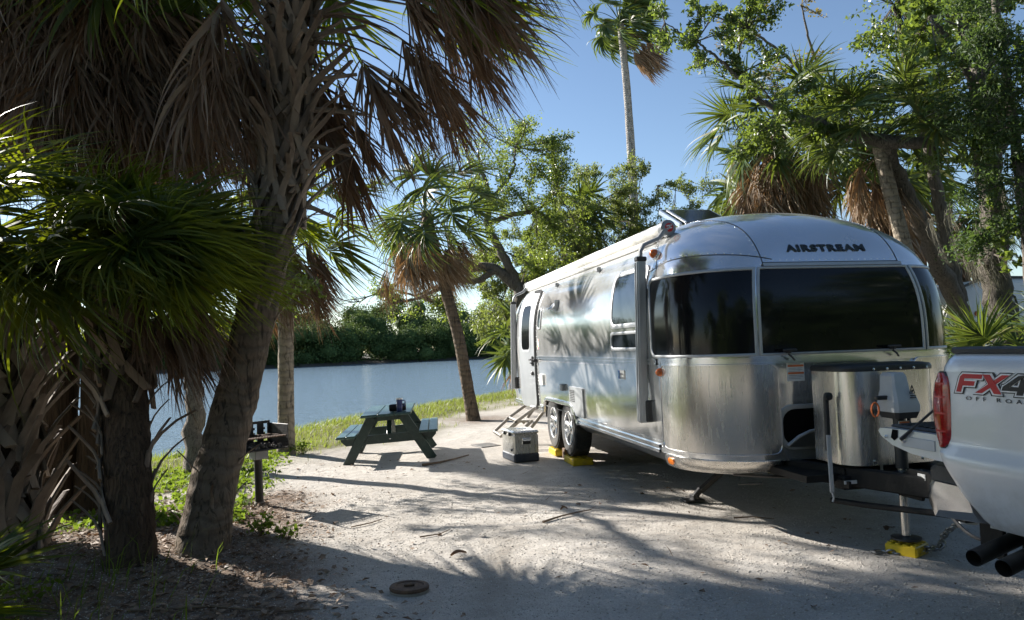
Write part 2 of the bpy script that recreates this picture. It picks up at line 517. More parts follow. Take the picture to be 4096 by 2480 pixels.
# ------------------------------------------------------------------ ground
SHORE = np.array([(-160, -30), (-60, -4), (-20, 7.0), (-9, 10.6), (-4.76, 13.1), (-3.85, 14.0), (-1.9, 18.0), (-1.1, 19.5), (1.4, 23.0), (5.45, 28.5), (14, 38), (40, 62), (110, 110), (220, 170)], float)
def shore_d(x, y):
    """distance to the near shore; positive on the land side"""
    x = np.asarray(x, float); y = np.asarray(y, float)
    best = np.full(x.shape, 1e9); sg = np.ones(x.shape)
    for (ax, ay), (bx, by) in zip(SHORE[:-1], SHORE[1:]):
        dx, dy = bx - ax, by - ay
        L2 = dx * dx + dy * dy
        t = np.clip(((x - ax) * dx + (y - ay) * dy) / L2, 0, 1)
        px, py = x - (ax + t * dx), y - (ay + t * dy)
        d = np.hypot(px, py)
        s_ = np.sign(dx * (y - ay) - dy * (x - ax))
        m_ = d < best - 1e-9
        best = np.where(m_, d, best); sg = np.where(m_, -s_, sg)
    return best * np.where(sg == 0, 1, sg)

def vnoise(x, y, f, seed=0):
    """cheap smooth noise from a few sines, -1..1"""
    r = np.random.default_rng(seed)
    out = 0
    for k in range(6):
        a = r.uniform(0, 2 * math.pi); ff = f * r.uniform(0.6, 1.7)
        out = out + np.sin((x * math.cos(a) + y * math.sin(a)) * ff + r.uniform(0, 6.28))
    return out / 3.2

TBX, TBY = 0.27, 11.3
def ground_z(x, y):
    x = np.asarray(x, float); y = np.asarray(y, float)
    d = shore_d(x, y)
    z = np.where(d < 1.6, -0.02 - 0.23 * smoothstep(1.6, 0.0, d), -0.02 * smoothstep(6, 1.6, d))
    z = z - np.clip(-d, 0, 5) * 0.22
    z = z + 0.012 * vnoise(x, y, 2.2, 3) + 0.006 * vnoise(x, y, 6.5, 4)
    w = np.exp(-(((x - TBX) / 1.0) ** 2 + ((y - TBY) / 1.3) ** 2) ** 2)
    z = z + w * 0.05 * (x - TBX)
    # raised mound of roots and litter round the near palms
    z = z + 0.10 * np.exp(-(((x + 2.0) / 1.3) ** 2 + ((y - 6.35) / 0.8) ** 2))
    return z

def gz(x, y):
    return float(ground_z(np.array([x]), np.array([y]))[0])

def grass_mask(x, y):
    d = shore_d(x, y)
    n = vnoise(x, y, 1.1, 21) * 0.8 + vnoise(x, y, 3.5, 22) * 0.5
    g = smoothstep(0.15, 0.5, d) * smoothstep(4.4, 2.2, d + n * 1.0)
    left = smoothstep(-1.15, -1.9, x + n * 0.25) * smoothstep(7.2, 8.2, y + n * 0.3) * smoothstep(0.5, 1.0, d)
    g = np.maximum(g, left * smoothstep(-0.75, 0.1, n))
    g = np.maximum(g, smoothstep(6.0, 7.0, x) * smoothstep(14, 16, y))
    return np.clip(g, 0, 1)

def litter_mask(x, y):
    n = vnoise(x, y, 1.7, 31) * 0.5 + vnoise(x, y, 5.0, 32) * 0.35
    a = smoothstep(-0.15, -1.0, x + n * 0.45 + (y - 6.5) * 0.22) * smoothstep(9.4, 8.2, y + n) * smoothstep(3.0, 4.0, y)
    b = np.exp(-(((x - 2.3) / 0.8) ** 2 + ((y - 16.2) / 0.9) ** 2)) * 0.8
    return np.clip(a + b, 0, 1)

def axis_pts(lo, hi, segs):
    return np.unique(np.concatenate([np.linspace(a, b, n) for a, b, n in segs]))
gx = axis_pts(0, 0, [(-1500, -200, 6), (-200, -40, 10), (-40, -8, 20), (-8, 8, 160), (8, 20, 30), (20, 60, 14), (60, 200, 8), (200, 1500, 6)])
gy = axis_pts(0, 0, [(-900, -200, 5), (-200, -40, 8), (-40, 0, 14), (0, 3, 14), (3, 14, 140), (14, 32, 90), (32, 60, 24)])
GX, GY = np.meshgrid(gx, gy)
GZ = ground_z(GX, GY)
V = np.stack([GX.ravel(), GY.ravel(), GZ.ravel()], 1)
nx, ny = len(gx), len(gy)
ii, jj = np.meshgrid(np.arange(nx - 1), np.arange(ny - 1))
a_ = (jj * nx + ii).ravel()
F = np.stack([a_, a_ + 1, a_ + nx + 1, a_ + nx], 1)

def ground_mat():
    m, t, o = nt('shell gravel and grass')
    p = node(t, 'ShaderNodeBsdfPrincipled', Roughness=0.95)
    p.inputs['Specular IOR Level'].default_value = 0.12
    v = coords(t)
    at = t.nodes.new('ShaderNodeAttribute'); at.attribute_name = 'cover'
    sp = t.nodes.new('ShaderNodeSeparateColor')
    t.links.new(at.outputs['Color'], sp.inputs[0])
    big = noise(t, v, 0.55, 5.0, 0.6)
    mid = noise(t, v, 5.0, 6.0, 0.65)
    fine = noise(t, v, 55.0, 4.0, 0.7)
    col = mixc(t, ramp(t, big, 0.35, 0.65), (0.62, 0.585, 0.535), (0.44, 0.41, 0.37))
    col = mixc(t, ramp(t, mid, 0.42, 0.68, 0.0, 0.5), col, (0.36, 0.315, 0.265))
    vo = node(t, 'ShaderNodeTexVoronoi', Scale=130.0)
    t.links.new(v, vo.inputs['Vector'])
    vs = t.nodes.new('ShaderNodeSeparateColor')
    t.links.new(vo.outputs['Color'], vs.inputs[0])
    col = mixc(t, ramp(t, vs.outputs[0], 0.80, 0.86, 0.0, 0.5), col, (0.60, 0.57, 0.53))
    col = mixc(t, ramp(t, vs.outputs[1], 0.82, 0.9, 0.0, 0.3), col, (0.22, 0.19, 0.16))
    col = mixc(t, ramp(t, fine, 0.35, 0.7, 0.0, 0.5), col, (0.34, 0.305, 0.265))
    tk_ = t.nodes.new('ShaderNodeMath'); tk_.operation = 'MULTIPLY'; tk_.use_clamp = True
    t.links.new(sp.outputs[2], tk_.inputs[0]); t.links.new(ramp(t, mid, 0.3, 0.6, 0.25, 0.75), tk_.inputs[1])
    col = mixc(t, tk_.outputs[0], col, (0.30, 0.268, 0.228))
    damp = noise(t, v, 1.7, 6.0, 0.65)
    col = mixc(t, ramp(t, damp, 0.56, 0.70, 0.0, 0.45), col, (0.33, 0.29, 0.245))
    # leaf litter soil
    lit = mixc(t, ramp(t, mid, 0.35, 0.65), (0.175, 0.125, 0.09), (0.28, 0.215, 0.165))
    lit = mixc(t, ramp(t, fine, 0.4, 0.65, 0.0, 0.8), lit, (0.08, 0.055, 0.04))
    lf = t.nodes.new('ShaderNodeMath'); lf.operation = 'MULTIPLY'; lf.use_clamp = True
    t.links.new(sp.outputs[1], lf.inputs[0]); t.links.new(ramp(t, mid, 0.3, 0.55, 0.6, 1.15), lf.inputs[1])
    col = mixc(t, lf.outputs[0], col, lit)
    # turf soil
    gr = mixc(t, ramp(t, noise(t, v, 9.0, 6.0), 0.35, 0.65), (0.105, 0.115, 0.032), (0.19, 0.17, 0.075))
    gf = t.nodes.new('ShaderNodeMath'); gf.operation = 'MULTIPLY'; gf.use_clamp = True
    t.links.new(sp.outputs[0], gf.inputs[0]); t.links.new(ramp(t, mid, 0.3, 0.5, 0.55, 1.1), gf.inputs[1])
    col = mixc(t, gf.outputs[0], col, gr)
    t.links.new(col, p.inputs['Base Color'])
    h = mixc(t, 0.5, fine, vo.outputs['Distance'])
    h = mixc(t, 0.35, h, noise(t, v, 160.0, 2.0))
    b = node(t, 'ShaderNodeBump', Strength=0.9, Distance=0.018)
    t.links.new(h, b.inputs['Height'])
    b2 = node(t, 'ShaderNodeBump', Strength=0.6, Distance=0.05)
    t.links.new(noise(t, v, 7.0, 5.0), b2.inputs['Height'])
    t.links.new(b2.outputs[0], b.inputs['Normal'])
    t.links.new(b.outputs[0], p.inputs['Normal'])
    t.links.new(p.outputs[0], o.inputs['Surface'])
    return m
ground = np_mesh('ground', V, F, ground_mat(), smooth=True, kind='structure')
cov = ground.data.color_attributes.new('cover', 'FLOAT_COLOR', 'POINT')
cc = np.ones((len(V), 4), np.float32)
cc[:, 0] = grass_mask(V[:, 0], V[:, 1]); cc[:, 1] = litter_mask(V[:, 0], V[:, 1]); tx_, ty_ = V[:, 0], V[:, 1]
tr_ = np.zeros(len(V))
for c0, c1, c2 in ((2.75, 0, 0), (4.55, 0, 0), (.55, .22, .012), (2.15, .16, .010)):
    tr_ = np.maximum(tr_, np.exp(-((tx_ - (c0 + c1 * (ty_ - 4) + c2 * (ty_ - 4) ** 2)) / .13) ** 2))
cc[:, 2] = tr_ * smoothstep(11, 8.5, ty_) * np.clip(.55 + .6 * vnoise(tx_, ty_, 1.5, 71), 0, 1)
cov.data.foreach_set('color', cc.ravel())

# ------------------------------------------------------------------ water
def water_mat():
    m, t, o = nt('rippled estuary water')
    p = node(t, 'ShaderNodeBsdfPrincipled', Roughness=0.09)
    p.inputs['Base Color'].default_value = (0.18, 0.25, 0.30, 1)
    p.inputs['IOR'].default_value = 1.33
    p.inputs['Specular IOR Level'].default_value = 0.7
    v1 = coords(t, (0.8, 2.6, 1))
    b1 = node(t, 'ShaderNodeBump', Strength=1.0, Distance=0.065)
    t.links.new(noise(t, v1, 1.9, 3.0, 0.55, 0.6), b1.inputs['Height'])
    b2 = node(t, 'ShaderNodeBump', Strength=1.0, Distance=0.026)
    t.links.new(noise(t, v1, 6.0, 3.0, 0.6, 0.4), b2.inputs['Height'])
    t.links.new(b1.outputs[0], b2.inputs['Normal'])
    t.links.new(b2.outputs[0], p.inputs['Normal'])
    t.links.new(p.outputs[0], o.inputs['Surface'])
    return m
wx = axis_pts(0, 0, [(-1500, -120, 6), (-120, 120, 30), (120, 1500, 6)])
wy = axis_pts(0, 0, [(-30, 150, 30), (150, 300, 6)])
WX, WY = np.meshgrid(wx, wy)
V = np.stack([WX.ravel(), WY.ravel(), np.full(WX.size, -0.25)], 1)
nx, ny = len(wx), len(wy)
ii, jj = np.meshgrid(np.arange(nx - 1), np.arange(ny - 1))
a_ = (jj * nx + ii).ravel()
water = np_mesh('water', V, np.stack([a_, a_ + 1, a_ + nx + 1, a_ + nx], 1), water_mat(), smooth=True, kind='structure')

# ------------------------------------------------------------------ far bank and its mangrove wood
def far_y(x):
    return 112.0 + 0.36 * (x + 10) + 2.0 * np.sin(x * 0.11) + 1.2 * np.sin(x * 0.31 + 1)
fx = np.concatenate([np.linspace(-1500, -120, 8), np.linspace(-110, 160, 60), np.linspace(180, 1500, 8)])
rows = []
for off, z in ((-4, -0.9), (-0.3, -0.3), (1.5, 0.1), (8, 0.5), (60, 1.0), (1800, 1.0)):
    rows.append(np.stack([fx, far_y(np.clip(fx, -160, 220)) + off, np.full(fx.size, z)], 1))
mb = MB(); mb.grid([[tuple(p) for p in r] for r in rows])
M['mud'] = pm('dark bank mud', (0.06, 0.05, 0.04), (0.09, 0.075, 0.055), 1.5, 0.9)
tag(mb.build('far_bank', M['mud'], None, fix=False), kind='structure')

def cards(P, size, rng, aspect=0.55, up=None, upw=0.0, bend=True):
    """leaf faces: two triangles folded on the midrib, as one quad each; P (n,3), size (n,)"""
    n = len(P)
    d = rng.normal(size=(n, 3)); d /= np.linalg.norm(d, axis=1, keepdims=True)
    if up is not None:
        d = d + np.array(up) * upw
        d /= np.linalg.norm(d, axis=1, keepdims=True)
    r = rng.normal(size=(n, 3))
    s = np.cross(d, r); s /= np.linalg.norm(s, axis=1, keepdims=True) + 1e-9
    nn = np.cross(d, s)
    L = np.asarray(size)[:, None]
    a = P - d * L * .5; c = P + d * L * .5
    m_ = P + d * L * .08 + nn * L * .12 * (1 if bend else 0)
    b = m_ + s * L * aspect * .5; e = m_ - s * L * aspect * .5
    V = np.stack([a, b, c, e], 1).reshape(-1, 3)
    F = np.arange(4 * n).reshape(n, 4)
    return V, F

def wood(name, mat, xr, n, ymin, depth, h0, h1, leaf, per, seed, yfun, r0=1.6, r1=3.2, core=0.0):
    rng = np.random.default_rng(seed)
    P = []; S = []; C = []
    for k in range(n):
        x = rng.uniform(*xr); u = rng.uniform(0, 1) ** 1.3
        y = yfun(x) + ymin + u * depth
        r = rng.uniform(r0, r1)
        hmax = h0 + (h1 - h0) * u * (0.72 + 0.28 * (0.5 + 0.5 * math.sin(x * 0.17 + 1.3) * math.cos(x * 0.063)))
        zc = rng.uniform(0.15, 1.0) * hmax - r * 0.35
        zc = max(zc, r * 0.35)
        d = rng.normal(size=(per, 3)); d /= np.linalg.norm(d, axis=1, keepdims=True)
        rr = rng.uniform(0.55, 1.08, per)[:, None]
        lump = 1 + 0.18 * np.sin(d[:, :1] * 5 + k) * np.cos(d[:, 2:3] * 6 + k)
        p = np.array((x, y, zc)) + d * rr * r * lump * np.array((1, 1, 0.78))
        p = p[p[:, 2] > -0.15]; C.append((np.array((x, y, zc)), r))
        P.append(p); S.append(rng.uniform(0.6, 1.3, len(p)) * leaf)
    V, F = cards(np.concatenate(P), np.concatenate(S), rng, 0.75)
    if core:
        VV = [V]; FF = [F]; nv = len(V)
        la = np.linspace(-.5 * math.pi, .5 * math.pi, 6); lo = np.linspace(0, 2 * math.pi, 9)[:-1]
        S0 = np.array([(math.cos(a) * math.cos(b), math.cos(a) * math.sin(b), math.sin(a)) for a in la for b in lo])
        F0 = np.array([(i * 8 + k, i * 8 + (k + 1) % 8, (i + 1) * 8 + (k + 1) % 8, (i + 1) * 8 + k) for i in range(5) for k in range(8)])
        for c_, r_ in C:
            VV.append(c_ + S0 * r_ * np.array((1, 1, .78)) * core * rng.uniform(.7, 1.15, (48, 1))); FF.append(F0 + nv); nv += 48
        V, F = np.concatenate(VV), np.concatenate(FF)
    return V, F
V, F = wood('mangrove_wood', M['mangrove'], (-85, 75), 620, 1.0, 18, 5.0, 12.2, 0.30, 760, 5, far_y, core=.60)
tag(np_mesh('mangrove_wood', V, F, M['mangrove'], kind='stuff'), 'dense low mangrove wood along the far side of the water', 'woodland')
# ------------------------------------------------------------------ palms
WIND = np.array((0.97, -0.22, 0.0))

def unit(v):
    return v / (np.linalg.norm(v, axis=-1, keepdims=True) + 1e-9)

def frond(rng, base, az, el, pet, L, spread, n, droop, wind, sag=0.12, dd=0.0, twist=0.5, ragged=0.08, K=7, fold=0.25, wmul=1.0, thick=1.0):
    """one fan leaf: stalk and pleated blade of drooping segments; returns vertices, quads"""
    base = np.array(base, float)
    d = np.array((math.cos(el) * math.cos(az), math.cos(el) * math.sin(az), math.sin(el)))
    pts = [base]
    m = 6
    for k in range(m):
        d = unit(d + np.array((0, 0, -1)) * sag * (k / m) + WIND * wind * 0.10)
        pts.append(pts[-1] + d * pet / m)
    pts = np.array(pts)
    V = []; F = []
    # stalk: flat three sided strip
    side = unit(np.cross(d, (0, 0, 1.0)))
    w = np.linspace(0.021, 0.011, m + 1) * thick
    for k in range(m + 1):
        V += [pts[k] + side * w[k], pts[k] - side * w[k], pts[k] + np.array((0, 0, -1)) * w[k] * 0.9]
    for k in range(m):
        for a, b in ((0, 1), (1, 2), (2, 0)):
            F.append((k * 3 + a, k * 3 + b, (k + 1) * 3 + b, (k + 1) * 3 + a))
    nb = len(V)
    T = unit(d + np.array((0, 0, -1)) * dd + WIND * wind * 0.8)
    B = unit(np.cross(T, (0, 0, 1.0)) + 1e-6)
    N = np.cross(B, T)
    tw = rng.uniform(-twist, twist)
    B, N = B * math.cos(tw) + N * math.sin(tw), N * math.cos(tw) - B * math.sin(tw)
    th = np.linspace(-spread, spread, n) + rng.normal(0, 0.5 * spread / n, n)
    c, s = np.cos(th)[:, None], np.sin(th)[:, None]
    o = pts[-1] + T * (0.26 * L * (1 - np.abs(th) / spread))[:, None] - N * 0.06 * L * ((1 - np.abs(th) / spread) ** 2)[:, None]
    dr = unit(c * T + s * B + N * fold * np.abs(s) + rng.normal(0, ragged, (n, 3)))
    ln = L * (0.74 + 0.26 * np.cos(th * 0.6)) * rng.uniform(0.80 - 1.4 * max(0, ragged - .09), 1.1, n)
    sgn = np.where(np.arange(n) % 2 == 0, 1.0, -1.0)[:, None]
    pr = np.array([0.35, 0.85, 1.0, 0.85, 0.62, 0.40, 0.20, 0.04])
    w0 = 0.5 * 0.42 * L * (2 * spread / n) * 1.35 * wmul
    P = o; G = []
    gd = np.array((0, 0, -1.0)) * droop * rng.uniform(0.7, 1.35, n)[:, None]
    wd = WIND * wind * rng.uniform(0.7, 1.3, n)[:, None]
    for k in range(K + 1):
        f = k / K
        Nn = unit(N - dr * (dr * N).sum(1, keepdims=True))
        Sd = unit(np.cross(dr, Nn))
        wv = (Sd * math.cos(0.6) + Nn * math.sin(0.6) * sgn) * (w0 * np.interp(f, np.linspace(0, 1, 8), pr))
        G.append(P + wv); G.append(P - wv)
        dr = unit(dr + (gd * (f ** 1.2) + wd * f) * (7.0 / K) + rng.normal(0, ragged * 0.5, (n, 3)))
        P = P + dr * (ln / K)[:, None]
    G = np.stack(G, 1)          # n, 2(K+1), 3
    VV = G.reshape(-1, 3)
    st = (np.arange(n) * 2 * (K + 1))[:, None] + nb
    q = np.arange(K)[None, :] * 2
    FF = np.stack([st + q, st + q + 1, st + q + 3, st + q + 2], 2).reshape(-1, 4)
    return np.concatenate([np.array(V), VV]), np.concatenate([np.array(F), FF])

def boot_mesh(name, rng, L=0.42, w=0.075, split=True, mat=None):
    """leaf base left on a trunk: two legs wrapping up into one cut stub. local: x outward, y round the trunk, z up"""
    mb = MB()
    def strip(path, ws, th):
        vs = []; fs = []
        for (p, wy) in zip(path, ws):
            x, y, z = p
            vs += [(x + th, y - wy, z), (x + th * 1.5, y, z + .004), (x + th, y + wy, z), (x, y + wy * .85, z), (x - th * .3, y, z), (x, y - wy * .85, z)]
        m = len(path)
        for i in range(m - 1):
            for k in range(6):
                k2 = (k + 1) % 6
                fs.append((i * 6 + k, i * 6 + k2, i * 6 + 6 + k2, i * 6 + 6 + k))
        fs.append(tuple(range(6))); fs.append(tuple((m - 1) * 6 + k for k in range(6))[::-1])
        mb.add(vs, fs)
    j = lambda a: rng.uniform(-a, a)
    lean = rng.uniform(0.5, 1.0)
    if split:
        for sg in (-1, 1):
            strip([(0.0, sg * w * 2.5, -L * .62), (0.02, sg * w * 1.4, -L * .3), (0.035, sg * w * .35, 0.02)], [w * .55, w * .62, w * .6], 0.018)
    else:
        strip([(-.02, 0, -L * .5), (0.01, 0, -L * .2), (0.03, 0, 0.02)], [w * 1.3, w * 1.1, w * .85], 0.02)
    strip([(0.03, 0, -0.02), (0.05 + .05 * lean, j(.015), L * .28), (0.08 + .15 * lean, j(.03), L * .62), (0.10 + .30 * lean, j(.045), L * .95)],
          [w * .8, w * .62, w * .52, w * .44 + j(.006)], 0.018)
    me = bpy.data.meshes.new(name)
    me.from_pydata(mb.v, [], mb.f)
    me.validate(); me.shade_smooth(); me.set_sharp_from_angle(angle=R_(40))
    me.materials.append(mat)
    return me
BOOTS = [boot_mesh('boot', np.random.default_rng(40 + i), 0.42, 0.052, True, M['boot']) for i in range(5)]
BOOTS_WIDE = [boot_mesh('boot', np.random.default_rng(70 + i), 0.42, 0.066, True, M['boot']) for i in range(5)]
BOOTS_DARK = [boot_mesh('boot', np.random.default_rng(50 + i), 0.42, 0.062, True, M['bootdark']) for i in range(5)]
BOOTS_THIN = [boot_mesh('boot', np.random.default_rng(60 + i), 0.36, 0.036, False, M['boot']) for i in range(5)]

def curve_pts(ctrl, n):
    """smooth curve through control points"""
    c = np.array(ctrl, float)
    t = np.concatenate([[0], np.cumsum(np.linalg.norm(np.diff(c, axis=0), axis=1))])
    t /= t[-1]
    u = np.linspace(0, 1, n)
    out = np.stack([np.interp(u, t, c[:, k]) for k in range(3)], 1)
    for _ in range(max(1, n // 5)):
        out[1:-1] = 0.25 * out[:-2] + 0.5 * out[1:-1] + 0.25 * out[2:]
    return out

def trunk_mesh(path, r0, r1, mat, parent, seed, flare=1.25, rough=0.05, n=18, m=44, name='trunk', lump=0.0):
    rng = random.Random(seed)
    P = curve_pts(path, m)
    u = np.linspace(0, 1, m)
    rad = r0 + (r1 - r0) * u
    rad = rad * (1 + (flare - 1) * np.exp(-u * 14)) * (1 + lump * np.sin(u * 37 + seed))
    mb = MB()
    mb.tube([tuple(p) for p in P], list(rad), n, jit=rough, rnd=rng)
    mb.build(name, mat, parent, sharp=70)
    return P, rad

def put_boots(parent, P, rad, u0, u1, count, meshes, rng, scale=(0.8, 1.2), azr=None, out=0.0, tilt=0.0):
    b = np.array(base_of(parent))
    for i in range(count):
        u = u0 + (u1 - u0) * (i + rng.uniform(0, .8)) / count
        k = u * (len(P) - 1); k0 = int(min(k, len(P) - 2)); f = k - k0
        p = P[k0] * (1 - f) + P[k0 + 1] * f
        r = np.interp(k, np.arange(len(P)), rad)
        t = Vector(unit(P[k0 + 1] - P[k0]))
        az = i * 2.39996 + rng.uniform(-.3, .3) if azr is None else rng.uniform(*azr)
        x = Vector((math.cos(az), math.sin(az), 0)); x = (x - t * x.dot(t)).normalized()
        y = t.cross(x)
        rot = Matrix((x, y, t)).transposed().to_4x4() @ Matrix.Rotation(tilt + rng.uniform(-.1, .18), 4, 'Y') @ Matrix.Rotation(rng.uniform(-.25, .25), 4, 'X')
        o = bpy.data.objects.new('boot', meshes[int(rng.integers(len(meshes)))])
        COL.objects.link(o); o.parent = parent
        sc = rng.uniform(*scale)
        o.matrix_basis = Matrix.Translation(Vector(p - b) + x * (r - .012 + out)) @ rot @ Matrix.Diagonal((sc, sc, sc, 1))

def leaf(parent, name, mat, *a, **k):
    V, F = frond(*a, **k)
    return np_mesh(name, V, F, mat, parent, smooth=False)

def crown(parent, top, rng, ngreen, ndead, pet=(0.8, 1.1), L=(0.85, 1.05), n=40, gm='frond', dm='dead', wind=0.16, droop=0.10,
          el=(1.35, -0.35), skirt=1.2, dl=1.0, K=7, dn=None, azlim=None, dwind=None, thick=1.0, spread=2.0, gw=1.0):
    for i in range(ngreen):
        f = (i + .5) / ngreen
        e = el[0] + (el[1] - el[0]) * f + rng.uniform(-.15, .15)
        az = i * 2.39996 + rng.uniform(-.3, .3)
        leaf(parent, 'frond', M[gm], rng, np.array(top) + np.array((math.cos(az) * .08, math.sin(az) * .08, -.25 * f)), az, e, rng.uniform(*pet), rng.uniform(*L), spread * rng.uniform(.85, 1.1), n,
             droop * rng.uniform(.8, 1.5), wind * rng.uniform(.7, 1.4), sag=0.24, dd=rng.uniform(.35, 1.0) * (1 - max(0, e) / 1.7), K=K, thick=thick, twist=0.8, fold=.15, wmul=gw)
    for i in range(ndead):
        f = (i + .5) / ndead
        az = i * 2.39996 + rng.uniform(-.4, .4)
        if azlim: az = azlim[0] + (azlim[1] - azlim[0]) * rng.uniform(0, 1)
        leaf(parent, 'dead_frond', M[dm], rng, np.array(top) + np.array((math.cos(az) * .12, math.sin(az) * .12, -.2 - skirt * f)), az, rng.uniform(-.95, -.25), rng.uniform(*pet) * .75 * dl * rng.uniform(.6, 1.25), rng.uniform(*L) * dl * rng.uniform(.75, 1.1),
             rng.uniform(.4, .7), dn or int(n * .9), 0.32, (wind if dwind is None else dwind) * rng.uniform(.5, 1.2), sag=0.35, dd=1.0, twist=1.3, ragged=0.17, K=K, fold=0.12, wmul=1.9, thick=thick)

def g3(x, y):
    return (x, y, gz(x, y))

# --- near left palm wrapped in crossed leaf bases
rng = np.random.default_rng(101)
p1 = thing('cabbage_palm', g3(-3.08, 6.60), 'squat palm whose trunk is wrapped in crossed pale leaf bases, beside the dark smooth trunk', 'palm tree', 'palms clumped beside the parking pad')
path = [(-3.08, 6.60, gz(-3.08, 6.60) - .12), (-3.12, 6.75, .7), (-3.18, 7.0, 1.5), (-3.22, 7.25, 2.1)]
P, rd = trunk_mesh(path, 0.36, 0.20, M['palmbarkdark'], p1, 1, flare=1.1)
put_boots(p1, P, rd, 0.01, 0.62, 80, BOOTS_WIDE, rng, (0.95, 1.25), out=0.03, tilt=-.22)
put_boots(p1, P, rd, 0.58, 0.98, 40, BOOTS_WIDE, rng, (0.8, 1.1), out=0.02, tilt=-.05)
for k in range(20):
    az = rng.uniform(-1.75, .35); e = rng.uniform(.05, .6)
    leaf(p1, 'frond', M['frond'], rng, (-3.2 + .08 * math.cos(az), 7.25 + .08 * math.sin(az), 2.38 + .5 * e), az, e, rng.uniform(.65, 1.1), rng.uniform(1.0, 1.25), rng.uniform(1.5, 1.9), 74, 0.18, 0.23, sag=.18, dd=rng.uniform(.05, .5), twist=.9, fold=.18)
for k in range(8):
    az = k * 2.4; leaf(p1, 'frond', M['frond'], rng, (-3.22, 7.3, 2.4), az, rng.uniform(.2, .7), rng.uniform(.7, 1.0), 1.1, 1.9, 64, .16, .22, sag=.2, dd=.6, twist=.8, fold=.15)

# --- dark smooth trunk, second palm
p2 = thing('cabbage_palm', g3(-1.78, 5.95), 'dark upright palm trunk between the boot wrapped palm and the leaning one', 'palm tree', 'palms clumped beside the parking pad')
rng = np.random.default_rng(102)
path = [(-1.78, 5.95, gz(-1.78, 5.95) - .18), (-1.83, 6.1, .6), (-1.93, 6.35, 1.3), (-2.0, 6.55, 1.95), (-2.02, 6.6, 2.3)]
P, rd = trunk_mesh(path, 0.172, 0.155, M['palmbarkdark'], p2, 2, flare=1.3, rough=.05)
put_boots(p2, P, rd, 0.16, 0.62, 12, BOOTS_WIDE, rng, (0.5, .8), azr=(2.7, 4.0), tilt=-.1)
put_boots(p2, P, rd, 0.22, 0.66, 7, BOOTS_THIN, rng, (0.45, 0.8), azr=(-0.5, 0.4))
put_boots(p2, P, rd, 0.62, 0.99, 26, BOOTS_DARK, rng, (0.8, 1.1))
for k in range(15):
    az = rng.uniform(-1.5, .5); e = rng.uniform(-.1, .5)
    leaf(p2, 'frond', M['frond'], rng, (-2.02 + .08 * math.cos(az), 6.58 + .08 * math.sin(az), 2.45 + .4 * e), az, e, rng.uniform(.35, .6), rng.uniform(.75, .95), rng.uniform(1.4, 1.8), 70, 0.20, 0.20, sag=.18, dd=rng.uniform(.1, .6), twist=.9, fold=.18)
for k in range(7):
    az = k * 2.4 + .6; leaf(p2, 'frond', M['frond'], rng, (-2.02, 6.6, 2.45), az, rng.uniform(.1, .6), rng.uniform(.5, .7), .95, 1.8, 60, .18, .22, sag=.2, dd=.6, twist=.8, fold=.15)
for az, e, zz, pt, L in ((-.2, .1, 2.25, .35, .85), (-.5, -.1, 2.15, .4, .85), (.1, -.2, 2.1, .45, .8), (-.9, -.2, 2.2, .3, .8), (-.35, .2, 2.3, .5, .9), (.3, .0, 2.2, .5, .85), (-.1, -.4, 2.05, .4, .75)):
    leaf(p2, 'dead_frond', M['dead'], rng, (-1.98, 6.52, zz), az, e, pt, L, .6, 54, 0.34, 0.07, sag=.35, dd=.9, twist=1.2, ragged=.17, fold=.12, wmul=1.8, K=8)

# --- tall leaning palm, third
p3 = thing('cabbage_palm', g3(-1.32, 6.12), 'tall curving palm leaning over the grill with long dead fronds blown towards the trailer', 'palm tree', 'palms clumped beside the parking pad')
rng = np.random.default_rng(103)
path = [(-1.36, 6.12, gz(-1.34, 6.12) - .22), (-1.26, 6.4, .65), (-1.12, 6.64, 1.25), (-0.98, 6.66, 1.9), (-0.84, 6.68, 2.45), (-0.75, 6.75, 3.05), (-0.68, 6.79, 3.75), (-0.64, 6.83, 4.6), (-0.62, 6.84, 5.1)]
P, rd = trunk_mesh(path, 0.180, 0.145, M['palmbarkdark'] if False else M['palmbark'], p3, 3, flare=1.3, rough=.06, m=70)
put_boots(p3, P, rd, 0.40, 0.64, 34, BOOTS_THIN, rng, (0.45, 0.8), tilt=-.1)
put_boots(p3, P, rd, 0.58, 0.99, 84, BOOTS, rng, (0.7, 1.15), out=.012)
put_boots(p3, P, rd, 0.02, 0.20, 6, BOOTS_THIN, rng, (0.3, 0.55))
crown(p3, (-0.62, 6.84, 5.25), rng, 22, 16, (1.0, 1.4), (1.0, 1.2), 60, wind=0.20, droop=.14, el=(1.2, 0.1), skirt=.6, azlim=(.6, 3.9), dn=40)
